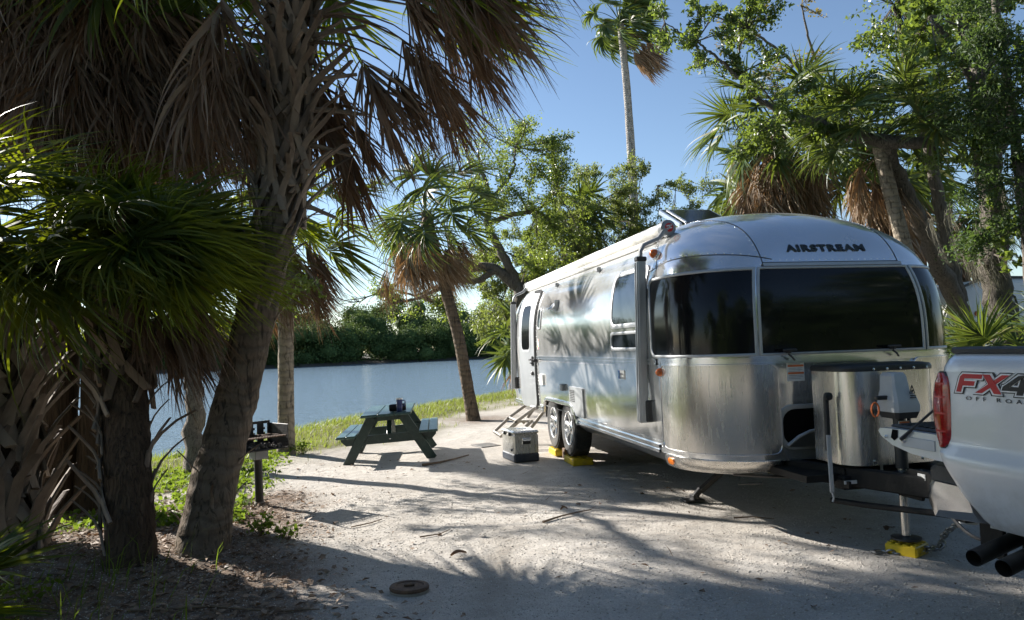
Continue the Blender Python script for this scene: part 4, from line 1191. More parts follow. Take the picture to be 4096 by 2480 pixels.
def patch(mb, fn, u0, u1, v0, v1, r=.05, off=.006, nu=18, nv=12):
    """rounded sheet lying on the skin, with an edge going down into it"""
    rl, rr_ = r if isinstance(r, tuple) else (r, r)
    r = min(max(rl, rr_), (u1 - u0) / 2 - 1e-3, (v1 - v0) / 2 - 1e-3)
    kl_, kr_ = (1.0 if rl >= r * .99 else 0.0), (1.0 if rr_ >= r * .99 else 0.0)
    vv = sorted(set([v0 + r * (1 - math.cos(R_(a))) for a in (0, 22, 45, 67, 90)] + [v1 - r * (1 - math.cos(R_(a))) for a in (0, 22, 45, 67, 90)] + list(np.linspace(v0 + r, v1 - r, nv))))
    G = []
    for v in vv:
        d = min(v - v0, v1 - v)
        ins = r - math.sqrt(max(0, r * r - (r - d) ** 2)) if d < r else 0
        G.append([fn(u, v) + outward(fn, u, v) * off for u in np.linspace(u0 + ins * kl_, u1 - ins * kr_, nu)])
    mb.grid(G)
    lp = [(u0 + 0, 0)]
    edge = G[0] + [g[-1] for g in G[1:]] + G[-1][-2::-1] + [g[0] for g in G[-2:0:-1]]
    c = sum(edge, Vector()) / len(edge)
    ins = []
    for p in edge:
        ins.append(p)
    # skirt
    ru = []
    for v_i, v in enumerate(vv): pass
    def down(row, v):
        d = min(v - v0, v1 - v); i_ = r - math.sqrt(max(0, r * r - (r - d) ** 2)) if d < r else 0
        return [fn(u, v) - outward(fn, u, v) * .01 for u in np.linspace(u0 + i_ * kl_, u1 - i_ * kr_, nu)]
    D = [down(G[i], v) for i, v in enumerate(vv)]
    edge2 = D[0] + [g[-1] for g in D[1:]] + D[-1][-2::-1] + [g[0] for g in D[-2:0:-1]]
    mb.grid([edge, edge2], closed=True)
    return mb
def ring(mb, fn, u0, u1, v0, v1, r, wd, off=.014):
    """raised frame round a rounded opening; wd: frame width"""
    A = rrect(u0, u1, v0, v1, r)
    def lay(g, o):
        su = ((u1 - u0) - 2 * g) / (u1 - u0); sv = ((v1 - v0) - 2 * g) / (v1 - v0)
        cu, cv = (u0 + u1) / 2, (v0 + v1) / 2
        return [fn(cu + (u - cu) * su, cv + (v - cv) * sv) + outward(fn, cu + (u - cu) * su, cv + (v - cv) * sv) * o for u, v in A]
    mb.grid([lay(0, -.01), lay(0, off * .8), lay(wd * .2, off), lay(wd * .8, off), lay(wd, off * .7), lay(wd, -.005)], closed=True)
    return mb
def strip(mb, fn, pts, w, off, th=None):
    """flat strip along (u,v) points on the skin"""
    pts = [(float(a), float(b)) for a, b in pts]
    rows = []
    for i, (u, v) in enumerate(pts):
        a = pts[max(i - 1, 0)]; b = pts[min(i + 1, len(pts) - 1)]
        P = fn(u, v); n = outward(fn, u, v)
        t = (fn(*b) - fn(*a)).normalized(); s_ = n.cross(t).normalized()
        rows.append([P - s_ * w / 2 - n * .004, P - s_ * w / 2 + n * off, P + s_ * w / 2 + n * off, P + s_ * w / 2 - n * .004])
    return mb.grid(rows)

tr = thing('travel_trailer', (XC, 9.5, 0), 'polished silver travel trailer with rounded nose and its side door standing open', 'travel trailer')

# skin
zs = list(np.linspace(.57, Z1, 9)) + [Z1 + (ZT - Z1) * math.sin(R_(a)) ** .75 for a in np.linspace(3, 90, 34)]
zs = sorted(set(zs + [.78]))
WY0, WY1, WZ = 9.08, 10.76, .78
ys_frac = sorted(set(list(np.linspace(0, 1, 34)) + [(WY0 - 6.02) / (13.03 - 6.02), (WY1 - 6.02) / (13.03 - 6.02)]))
def outline(z):
    w, r, e = t_dims(z); f = w - r
    y0, y1 = YF + e + r, YR - e - r
    P = []
    for t in np.linspace(-1, 1, 11)[:-1]: P.append((XC + f * t, YF + e))
    for a in np.linspace(0, 90, 13)[:-1]: P.append((XC + f + r * math.sin(R_(a)), YF + e + r * (1 - math.cos(R_(a)))))
    for t in ys_frac[:-1]: P.append((XC + w, y0 + (y1 - y0) * t))
    for a in np.linspace(0, 90, 13)[:-1]: P.append((XC + f + r * math.cos(R_(a)), y1 + r * math.sin(R_(a))))
    for t in np.linspace(1, -1, 11)[:-1]: P.append((XC + f * t, YR - e))
    for a in np.linspace(0, 90, 13)[:-1]: P.append((XC - f - r * math.sin(R_(a)), y1 + r * math.cos(R_(a))))
    for t in ys_frac[::-1][:-1]: P.append((XC - w, y0 + (y1 - y0) * t))
    for a in np.linspace(0, 90, 13)[:-1]: P.append((XC - f - r * math.cos(R_(a)), y0 - r * math.sin(R_(a))))
    return [Vector((x, y, z)) for x, y in P]
G = [outline(z) for z in zs]
n = len(G[0])
mb = MB(); vs = [p for r in G for p in r]; fs = []
for i in range(len(G) - 1):
    for k in range(n):
        k2 = (k + 1) % n
        a, b = G[i][k], G[i][k2]
        m_ = (a + b) / 2
        if abs(m_.x - XC) > W0 - .06 and WY0 - .01 < m_.y < WY1 + .01 and zs[i + 1] < WZ + .01: continue
        fs.append((i * n + k, i * n + k2, (i + 1) * n + k2, (i + 1) * n + k))
mb.add(vs, fs)
body = mb.build('body', M['alu'], tr, sharp=60)
# belly pan curving in below the rub rail, open at the wheels
mb = MB(); rows = []
for s_, z in ((.02, .575), (.05, .53), (.14, .46), (.30, .42), (.9, .40)):
    w = W0 - s_; r = max(R0 - s_, .1)
    f = w - r; y0, y1 = YF + .06 + s_ + r, YR - .06 - s_ - r; P = []
    for a in np.linspace(0, 90, 9): P.append((XC + f + r * math.sin(R_(a)), y0 - r * math.cos(R_(a))))
    for y in (WY0 - .02, WY1 + .02): P.append((XC + w, y))
    for a in np.linspace(0, 90, 9): P.append((XC + f + r * math.cos(R_(a)), y1 + r * math.sin(R_(a))))
    for a in np.linspace(0, 90, 9): P.append((XC - f - r * math.sin(R_(a)), y1 + r * math.cos(R_(a))))
    for y in (WY1 + .02, WY0 - .02): P.append((XC - w, y))
    for a in np.linspace(0, 90, 9): P.append((XC - f - r * math.cos(R_(a)), y0 - r * math.sin(R_(a))))
    rows.append([Vector((x, y, z)) for x, y in P])
n = len(rows[0]); fs = []
for i in range(len(rows) - 1):
    for k in range(n):
        m_ = (rows[i][k] + rows[i][(k + 1) % n]) / 2
        if abs(m_.x - XC) > .6 and abs(m_.y - (WY0 + WY1) / 2) < .3: continue
        fs.append((i * n + k, i * n + (k + 1) % n, (i + 1) * n + (k + 1) % n, (i + 1) * n + k))
mb.add([p for r in rows for p in r], fs)
mb.box((XC, 9.5, .47), (1.4, 7.2, .1))
M['belly'] = pm('dull belly pan', (0.42, 0.42, 0.42), (0.3, 0.3, 0.3), 3, 0.32, 0.85, bump=.15, bscale=6)
mb.build('belly_pan', M['belly'], tr)
# wheel wells
mb = MB()
for sg in (-1, 1):
    x0 = XC + sg * (W0 - .02)
    mb.grid([[Vector((x0, y, z)) for y, z in ((WY0, .5), (WY0, .66), (WY0 + .1, WZ - .005), (WY1 - .1, WZ - .005), (WY1, .66), (WY1, .5))],
             [Vector((XC + sg * .72, y, z)) for y, z in ((WY0, .5), (WY0, .66), (WY0 + .1, WZ - .005), (WY1 - .1, WZ - .005), (WY1, .66), (WY1, .5))]])
    mb.box((XC + sg * .72, (WY0 + WY1) / 2, .6), (.02, WY1 - WY0, .42))
mb.build('wheel_well', M['black'], tr)
mb = MB()
fnk = lambda y, z: kerb(y, z)
path = [(WY0 - .12, .56), (WY0 - .06, .60), (WY0 - .01, .68), (WY0 + .07, .75), (WY0 + .17, .78)] + [(y, .78) for y in np.linspace(WY0 + .3, WY1 - .3, 8)] + [(WY1 - .17, .78), (WY1 - .07, .75), (WY1 + .0, .68), (WY1 + .04, .58)]
pts = [kerb(y, z) + Vector((-.012, 0, 0)) for y, z in path]
for p0, p1 in zip(pts[:-1], pts[1:]): mb.bar(p0, p1 + (p1 - p0) * .08, .05, .05, .012)
mb.add([kerb(WY0 - .015, .60), kerb(WY0 - .015, .785), kerb(WY0 + .19, .785), kerb(WY0 + .07, .75), kerb(WY0 + .0, .68)], [(0, 1, 2, 3, 4)])
mb.add([kerb(WY1 + .03, .60), kerb(WY1 + .03, .785), kerb(WY1 - .19, .785), kerb(WY1 - .07, .75), kerb(WY1 - .0, .68)], [(0, 1, 2, 3, 4)])
mb.build('wheel_arch_trim', M['trim'], tr)

# rub rail at the skirt, belt rail
def loop_strip(z0, z1, off):
    lp = []
    fn = shell
    for l in np.linspace(-(FL + AL + 3.0), FL + AL + 7.0, 140): lp.append((l, (z0 + z1) / 2))
    return lp
def rail(name, zc, w, off, ranges, mat):
    mb = MB()
    for l0, l1 in ranges:
        L = list(np.linspace(l0, l1, max(4, int(abs(l1 - l0) / .07))))
        for dz, ww, oo in ((-w * .3, w * .36, off), (w * .3, w * .36, off), (0, w * .9, off * .45)):
            strip(mb, shell, [(l, zc + dz) for l in L], ww, oo)
    return mb.build(name, mat, tr)
SL = FL + AL
kl = lambda y: -(SL + y - (YF + R0))           # kerb side y -> l
rail('belt_rail', 1.372, .055, .014, [(kl(11.15), kl(6.24) - .01), (kl(6.13), SL + 7.0)], M['trim'])
for rg_ in ((kl(WY0 - .16), kl(6.25)), (kl(13.0), kl(WY1 + .1))): rail('rub_rail', .60, .075, .018, [rg_], M['trim'])

# panel seams and rivet rows
mb = MB(); rv = MB()
def seam(fn, pts, rivets=True, side=.018):
    if side < .1: strip(mb, fn, pts, .007, .0025)
    if rivets:
        for i in range(len(pts) - 1):
            (u0, v0), (u1, v1) = pts[i], pts[i + 1]
            d = (fn(u1, v1) - fn(u0, v0)).length
            for j in range(max(1, int(d / .045))):
                t = j / max(1, int(d / .045))
                u, v = u0 + (u1 - u0) * t, v0 + (v1 - v0) * t
                n_ = outward(fn, u, v); P = fn(u, v)
                tt = (fn(u1, v1) - fn(u0, v0)).normalized(); s_ = n_.cross(tt)
                rv.lathe(P + s_ * side, n_, [(.007, -.002), (.007, .001), (.004, .0045)], 6)
seam(shell, [(kl(6.18), z) for z in list(np.linspace(.62, 1.38, 10))])
seam(shell, [(kl(6.18), z) for z in list(np.linspace(1.44, 2.72, 26))])
seam(shell, [(l, 2.265 - .10 * ((l + 1.3) / .8) ** 2) for l in np.linspace(-1.95, -.62, 22)])
def seam_arc(sg):
    out = []
    for a in np.linspace(0, 1, 22):
        out.append((sg * .62, 2.15 + .595 * math.sin(a * math.pi / 2) ** .8))
    return out
seam(nose, seam_arc(-1)); seam(nose, seam_arc(1))
seam(nose, [(l, 2.165) for l in np.linspace(-.62, .62, 10)], False)
for y in (8.05, 11.05):
    seam(kerb, [(y, z) for z in np.linspace(.66, 1.37, 8)], True, .1)
for y in (8.05, 9.9, 11.05):
    seam(kerb, [(y, z) for z in np.linspace(1.46, 2.5, 14)], True, .1)
def rivet_row(fn, us, v, r=.008):
    for u in us:
        n_ = outward(fn, u, v); P = fn(u, v); rv.lathe(P, n_, [(r, -.002), (r, .001), (r * .55, .005)], 6)
rivet_row(shell, np.arange(kl(11.0), -.62, .062), .668, .007)
rivet_row(shell, np.arange(kl(11.0), kl(7.6), .075), 1.325, .006)
rivet_row(kerb, np.arange(6.4, 12.4, .075), 2.37, .006)
for l in (-.56, -.28, .0, .42, .62): 
    for z in np.arange(1.05, 1.34, .07): rivet_row(shell, [l], z, .006)
rivet_row(nose, np.arange(-.58, .59, .06), 2.185, .006)
mb.build('panel_seams', M['seam'], body, kind='stuff')
rv.build('rivets', M['trim'], body, kind='stuff', sharp=60)

# front windows
def window(name, fn, u0, u1, v0, v1, r, wd, gm, parent=tr, off=.016):
    a = MB(); patch(a, fn, u0 + wd * .5, u1 - wd * .5, v0 + wd * .5, v1 - wd * .5, tuple(max(q - wd * .5, .004) for q in r) if isinstance(r, tuple) else max(r - wd * .5, .004), .006, 22, 10)
    w_ = a.build(name, M[gm], parent)
    b = MB(); ring(b, fn, u0, u1, v0, v1, r, wd, off)
    b.build('frame', M['frame'], w_, sharp=50)
    return w_
window('front_window', shell, -.742, .742, 1.41, 2.125, .005, .020, 'glass')
window('front_window', shell, kl(6.36), -.758, 1.41, 2.125, (.075, .004), .024, 'glass')
window('front_window', shell, .758, -kl(6.36), 1.41, 2.125, (.004, .075), .024, 'glass')
mb = MB(); strip(mb, shell, [(l, 2.138) for l in np.linspace(-.70, .70, 20)], .028, .022)
mb.build('window_hinge_rail', M['frame'], tr)
mb = MB()
for l in (-.53, .40):
    P = shell(l, 1.44); mb.box(P + Vector((0, -.05, 0)), (.03, .06, .03), ch=.006); mb.box(P + Vector((0, -.075, .01)), (.12, .022, .02), ch=.006)
    mb.tube([P + Vector((0, -.05, -.02)), P + Vector((.02, -.075, -.05)), P + Vector((.05, -.05, -.07))], .008, 6)
mb.build('window_latch', M['black'], tr)
# kerb side window beside the awning arm
window('side_window', kerb, 6.52, 7.50, 1.70, 2.28, .09, .045, 'sideglass')
window('side_window', kerb, 6.52, 7.50, 1.475, 1.665, .05, .03, 'sideglass')
window('side_window', kerb, 11.05 - .22, 11.05 - .02, 1.80, 2.12, .05, .02, 'sideglass')

# raised lettering on the nose
zl = 2.285
P = shell(0, zl); t_ = (shell(0, zl + .02) - shell(0, zl - .02)).normalized(); n_ = outward(shell, 0, zl)
MX = Matrix.Translation(P + n_ * .004) @ Matrix(((1, t_.x, n_.x), (0, t_.y, n_.y), (0, t_.z, n_.z))).to_4x4()
mb = text_mesh('AIRSTREAM', .094, .003, MX, sx=1.30, off=.0042, space=1.20)
M['badge'] = pm('dark badge letters', (0.045, 0.05, 0.035), (0.02, 0.025, 0.035), 25, 0.22, 0.3)
mb.build('lettering', M['badge'], tr, fix=False, sharp=40)

# polished guards on the front corners
for sg in (-1, 1):
    a, b = kl(6.14), -.60
    u0, u1 = (a, b) if sg < 0 else (-b, -a)
    mb = MB(); patch(mb, shell, u0 + .01, u1 - .01, .63, 1.345, .06, .022, 34, 12)
    gd = mb.build('stone_guard', M['steel'], tr, sharp=50)
    mb = MB(); ring(mb, shell, u0, u1, .62, 1.355, .07, .016, .028); mb.build('guard_edge', M['trim'], gd)
    # lower lip of the guard
    fn = lambda l, z: shell(l, .6) + Vector((0, .16 * (max(0, .6 - z) / .16) ** 2.2, z - .6)) + (Vector((XC, YF + 1.2, 0)) - Vector((shell(l, .6).x, shell(l, .6).y, 0))).normalized() * (.10 * (max(0, .6 - z) / .16) ** 2)
    mb = MB(); patch(mb, fn, u0, u1, .455, .578, .05, .012, 34, 6); mb.build('guard_lip', M['steel'], gd, sharp=50)
    mb = MB(); ul = (u0 + .13) if sg < 0 else (u1 - .13)
    patch(mb, fn, ul - .055, ul + .055, .495, .55, .025, .022, 8, 5); mb.build('marker_reflector', M['orange'], tr)
    # marker lamps
    for (yy, z, rr) in ((6.12, 1.285, .042), (6.20, 2.36, .05)):
        l = kl(yy) * (1 if sg < 0 else -1)
        P = shell(l, z); n_ = outward(shell, l, z)
        mb = MB(); mb.lathe(P, n_, [(rr * 1.05, -.01), (rr * 1.05, .012), (rr * .9, .016)], 16)
        lamp = mb.build('marker_lamp', M['trim'], tr)
        mb = MB(); mb.lathe(P, n_, [(rr * .9, .012), (rr * .88, .035), (rr * .62, .058), (rr * .2, .07)], 16); mb.build('lens', M['amber'], lamp)

# warning sticker, hatch opening on the nose
mb = MB(); patch(mb, shell, -.52, -.37, 1.20, 1.395, .005, .004, 6, 6); st = mb.build('warning_sticker', M['stickerwhite'], tr)
mb = MB()
for k in range(3): patch(mb, shell, -.515, -.375, 1.372 - k * .058, 1.388 - k * .058, .003, .0055, 5, 3)
mb.build('orange_bands', M['stickerorange'], st)
mb = MB()
for k in range(3):
    for j in range(3): patch(mb, shell, -.508, -.385 - .02 * (j == 2), 1.345 - k * .058 + .014 - j * .012, 1.349 - k * .058 + .014 - j * .012, .001, .0055, 5, 2)
mb.build('small_print', M['stickergrey'], st)
mb = MB(); patch(mb, shell, -.60, .35, .67, 1.0, .10, .003, 20, 8)  # nothing is cut; a black sheet paints the dark inside of the hatch
M['unlitvoid'] = pm('black of unlit openings', (0.004, 0.004, 0.004), None, 5, 0.9, spec=0.1)  # flat black standing for the shade inside openings
ht = mb.build('storage_hatch', M['unlitvoid'], tr)
mb = MB(); ring(mb, shell, -.62, .37, .655, 1.015, .12, .035, .012); mb.build('frame', M['frame'], ht)
mb = MB(); pth = [shell(-.56, .69) + Vector((0, -.02, 0)), shell(-.46, .76) + Vector((0, -.03, 0)), shell(-.36, .80) + Vector((0, -.04, 0)), shell(-.1, .82) + Vector((0, -.05, 0)), shell(.3, .82) + Vector((0, -.05, 0))]
mb.tube(pth, .014, 8); mb.build('hatch_lid_edge', M['frame'], ht)
mb = MB()
mb.grid([[p for p in pth], [Vector((p.x, p.y + .02, .675)) for p in pth]]); mb.build('hatch_lid', M['belly'], ht)
# off side hatch on the right of the nose
mb = MB(); ring(mb, shell, .62, 1.5, .64, 1.35, .06, .016, .02); mb.build('hatch_outline', M['frame'], tr)

# doorway and open door
DY0, DY1 = 11.22, 11.92
mb = MB(); patch(mb, kerb, DY0, DY1, .62, 2.38, .14, .004, 8, 14); dw = mb.build('doorway', M['unlitvoid'], tr)  # skin stays whole; this black sheet paints the unlit doorway
mb = MB(); ring(mb, kerb, DY0 - .03, DY1 + .03, .60, 2.42, .16, .045, .03); mb.build('jamb', M['frame'], dw)
fd = lambda u, z: Vector((kerb(DY0, z).x - .012 + (-.115) * u / .70, DY0 + u * .95, z))
mb = MB()
def slab(mb, fn, u0, u1, z0, z1, r, th):
    A = rrect(u0, u1, z0, z1, r)
    f = [fn(u, z) for u, z in A]; b_ = [p + Vector((th, .01, 0)) for p in f]
    mb.grid([f, b_], closed=True)
M['doorskin'] = pm('silver white door skin', (0.40, 0.41, 0.42), (0.34, 0.35, 0.365), 3, 0.38, 0.35)
def fout(u, z): return fd(u, z)
def patch2(fn, u0, u1, z0, z1, r, off, nu=10, nv=16):
    mb = MB()
    vv = sorted(set([z0 + r * (1 - math.cos(R_(a))) for a in (0, 30, 60, 90)] + [z1 - r * (1 - math.cos(R_(a))) for a in (0, 30, 60, 90)] + list(np.linspace(z0 + r, z1 - r, nv))))
    G = []
    for v in vv:
        d = min(v - z0, z1 - v); i_ = r - math.sqrt(max(0, r * r - (r - d) ** 2)) if d < r else 0
        G.append([fn(u, v) + Vector((-off, 0, 0)) for u in np.linspace(u0 + i_, u1 - i_, nu)])
    B = [[p + Vector((.045 if off < .004 else .006, 0, 0)) for p in g] for g in G]
    mb.grid(G); mb.grid(B)
    E = lambda H: H[0] + [g[-1] for g in H[1:]] + H[-1][-2::-1] + [g[0] for g in H[-2:0:-1]]
    mb.grid([E(G), E(B)], closed=True)
    return mb
door = patch2(fd, 0, .70, .60, 2.40, .13, 0).build('door', M['doorskin'], tr)
patch2(fd, .22, .56, 1.50, 2.20, .07, .006).build('window', M['glass'], door)
patch2(fd, .19, .59, 1.46, 2.24, .09, .004).build('window_frame', M['frame'], door)
mb = MB(); A = rrect(-.005, .705, .595, 2.405, .135)
A = [p for p in A if p[0] < .36]
A.sort(key=lambda p: p[1])
g_ = [fd(u, z) + Vector((.012, -.012, 0)) for u, z in A]
mb.tube(g_, .034, 6); mb.build('gasket_and_gap_shade', M['black'], door)  # seal thickened so its black also stands for the shaded door gap
mb = MB(); p = fd(.10, 1.32); mb.box(p + Vector((-.012, 0, 0)), (.02, .09, .15), ch=.006); mb.box(p + Vector((-.04, .03, .02)), (.03, .12, .025), ch=.006); mb.box(p + Vector((-.03, .02, -.03)), (.03, .08, .02), ch=.004)
p = fd(.13, 1.13); mb.lathe(p, (-1, 0, 0), [(.035, 0), (.035, .02), (.02, .03)], 12)
mb.build('handle', M['black'], door)
mb = MB(); a0 = kerb(DY1 + .10, 1.75) + Vector((-.01, 0, 0)); a1 = kerb(DY1 + .10, 1.2) + Vector((-.01, 0, 0))
mb.tube([a0, a0 + Vector((-.08, 0, -.03)), (a0 + a1) / 2 + Vector((-.10, 0, 0)), a1 + Vector((-.08, 0, .03)), a1], .014, 8); mb.build('grab_handle', M['whitepaint'], tr)
mb = MB(); P = kerb(11.14, 1.33); mb.box(P + Vector((-.03, 0, 0)), (.06, .04, .05), ch=.01); mb.cyl(P + Vector((-.05, 0, 0)), P + Vector((-.09, 0, 0)), .018, 8); mb.build('door_catch', M['black'], tr)

# fold out step
mb = MB()
for k, (x, z) in enumerate(((2.28, .40), (2.02, .19))):
    mb.box((x, 11.55, z), (.27, .62, .035), ch=.01)
    mb.box((x - .12, 11.55, z + .005), (.03, .64, .05), ch=.008)
for y in (11.22, 11.88):
    mb.bar((2.62, y, .58), (2.38, y, .30), .03, .045, .006); mb.bar((2.45, y, .60), (2.12, y, .39), .03, .045, .006)
    mb.bar((2.40, y, .41), (2.13, y, .18), .03, .045, .006); mb.bar((2.16, y, .41), (1.90, y, .19), .03, .045, .006)
M['stepgrey'] = pm('grey step metal', (0.42, 0.39, 0.35), (0.33, 0.31, 0.28), 9, 0.55, 0.3, dirt=(.25, .2, .15))
mb.build('step', M['stepgrey'], tr)

# small things along the kerb side
def hatch(y0, y1, z0, z1, mat, name, off=.02, r=.015):
    mb = MB(); patch(mb, kerb, y0, y1, z0, z1, r, off, 6, 6); return mb.build(name, mat, tr)
wh = hatch(8.66, 9.27, .66, 1.02, M['doorskin'], 'water_heater_door', .022)
mb = MB()
for k in range(7): mb.box(kerb(9.12, .84 + k * .022) + Vector((-.026, 0, 0)), (.008, .20, .009))
mb.build('louvre', M['seam'], wh)
hatch(10.72, 10.94, .97, 1.13, M['whitepaint'], 'inlet_cover', .03)
mb = MB(); mb.box(kerb(9.6, .99) + Vector((-.02, 0, 0)), (.05, .12, .09), ch=.01); mb.build('outlet_box', M['grey'], tr)
# kitchen vent hood
mb = MB(); P = kerb(10.0, 2.10)
mb.prism([P + Vector((.0, -.13, .05)), P + Vector((-.09, -.13, -.04)), P + Vector((.0, -.13, -.05))], (0, .26, 0)); mb.box(P + Vector((-.005, -.14, 0)), (.10, .008, .15)); mb.build('vent_hood', M['frame'], tr)
# club badge
bd = hatch(7.13, 7.31, 1.185, 1.275, M['stickerwhite'], 'club_badge', .008, .004)
mb = MB(); patch(mb, kerb, 7.255, 7.308, 1.187, 1.273, .003, .0105, 4, 4); mb.build('blue_panel', M['blue'], bd)
mb = MB(); mb.prism([kerb(7.29, 1.25) + Vector((-.0125, 0, 0)), kerb(7.275, 1.255) + Vector((-.0125, 0, 0)), kerb(7.262, 1.205) + Vector((-.0125, 0, 0)), kerb(7.28, 1.225) + Vector((-.0125, 0, 0))], (-.002, 0, 0)); mb.build('bird_mark', M['cyan'], bd)
mb = MB()
for k in range(9): mb.box(kerb(7.235 - k * .0095, 1.236 + .004 * math.sin(k * 2.3)) + Vector((-.011, 0, 0)), (.003, .0065, .012 + .006 * (k in (0, 4))))
mb.build('script_mark', M['stickergrey'], bd)
mb = MB(); patch(mb, kerb, 7.133, 7.252, 1.188, 1.208, .002, .0105, 4, 3); mb.build('grey_band', M['grey'], bd)
# little coloured sticker by the door
mb = MB(); patch(mb, kerb, 10.98, 11.06, 1.50, 1.66, .005, .004, 4, 4); sk = mb.build('door_sticker', M['stickerwhite'], tr)
for (y, z, c) in ((10.995, 1.52, 'red'), (11.02, 1.60, 'blue'), (11.045, 1.55, 'yellow'), (11.0, 1.64, 'stickerorange')):
    mb = MB(); patch(mb, kerb, y - .012, y + .012, z - .018, z + .016, .003, .0055, 3, 3); mb.build('colour_spot', M[c], sk)

# awning: roller along the roof edge, arms flat on the side
aw0, aw1 = 6.50, 12.85
ax, az_ = 2.755, 2.615
awning = MB(); awning.lathe((ax, aw0 + .05, az_), (0, 1, 0), [(.062, 0), (.066, .02), (.066, 3.0), (.066, aw1 - aw0 - .12), (.06, aw1 - aw0 - .1)], 22)
aw = awning.build('awning', M['white'], tr)
mb = MB(); mb.box((ax + .02, (aw0 + aw1) / 2, az_ - .085), (.16, aw1 - aw0 - .5, .045), ch=.012); mb.build('valance', M['white'], aw)
mb = MB(); mb.box((ax + .01, (aw0 + aw1) / 2, az_ + .064), (.012, aw1 - aw0 - .3, .008)); mb.build('seam_line', M['seam'], aw)
mb = MB(); mb.box((2.70, (aw0 + aw1) / 2, 2.435), (.03, aw1 - aw0 - .3, .06), ch=.01); mb.build('wall_rail', M['trim'], aw)
for ye, sg in ((aw0, 1), (aw1 - .05, -1)):
    mb = MB(); mb.lathe((ax, ye + .055 * (sg < 0), az_), (0, sg * 1, 0), [(.05, -.03), (.075, -.015), (.08, .02), (.08, .06)], 20); hd = mb.build('roller_head', M['grey'], aw)
    mb = MB(); mb.lathe((ax, ye + .055 * (sg < 0), az_), (0, -sg * 1, 0), [(.042, .028), (.042, .034)], 16); hb = mb.build('hub_badge', M['red'], hd)
    if sg > 0:
        mb = MB()
        for k in (-1, 1): mb.bar((ax - .026, ye - .0355, az_ + .012 * k), (ax + .026, ye - .0355, az_ + .012 * k + .01), .006, .012)
        mb.bar((ax - .015, ye - .0355, az_ - .02), (ax + .015, ye - .0355, az_ + .022), .006, .01)
        mb.build('emblem', M['decalwhite'], hb)
    xs = kerb(ye, 1.4).x
    mb = MB(); mb.bar((xs - .058, ye, .815), (xs - .02, ye, 2.31), .085, .075, .012); mb.bar((xs - .100, ye - .022, .83), (xs - .062, ye - .022, 2.29), .016, .018); mb.bar((xs - .100, ye + .022, .83), (xs - .062, ye + .022, 2.29), .016, .018)
    arm = mb.build('awning_arm', M['armgrey'], tr)
    mb = MB(); mb.bar((xs - .02, ye, 2.30), (xs - .018, ye, 2.345), .098, .088, .01); mb.build('cap', M['black'], arm)
    mb = MB(); mb.box((xs - .0, ye - .03, .92), (.09, .05, .20), ch=.012); mb.build('foot_bracket', M['black'], arm)
    mb = MB(); mb.tube([(xs - .018, ye, 2.33), (xs - .015, ye, 2.40), (xs + .02, ye, 2.455), (ax - .10, ye - .005, az_ - .10), (ax - .03, ye - .015, az_ - .015)], [.02, .02, .02, .022, .03], 8); mb.build('upper_rod', M['grey'], arm)
mb = MB()
for y in (8.3, 10.3): mb.box(kerb(y, 2.42) + Vector((-.03, 0, .0)), (.05, .07, .06), ch=.01)
mb.build('awning_cradle', M['grey'], tr)

# roof vent lid standing open, air conditioner
RM = Matrix.Rotation(R_(24), 3, 'X')
mb = MB(); mb.box((3.72, 7.95, 2.98), (.62, .62, .02), ch=.005, M=RM)
vl = mb.build('roof_vent_lid', M['glass'], tr)
mb = MB()
for sx in (-.315, .315): mb.box(Vector((3.72, 7.95, 2.98)) + RM @ Vector((sx, 0, -.02)), (.03, .64, .06), ch=.008, M=RM)
mb.box(Vector((3.72, 7.95, 2.98)) + RM @ Vector((0, .31, -.02)), (.62, .03, .06), ch=.008, M=RM); mb.box(Vector((3.72, 7.95, 2.98)) + RM @ Vector((-.24, 0, .016)), (.02, .58, .012), ch=.003, M=RM)
mb.build('lid_frame', M['trim'], vl)
mb = MB(); mb.box((3.72, 7.95, 2.775), (.68, .62, .06), ch=.02); mb.build('vent_curb', M['frame'], tr)
mb = MB(); mb.box((3.76, 11.3, 2.87), (.72, 1.0, .24), ch=.08); mb.build('air_conditioner', M['whitepaint'], tr)

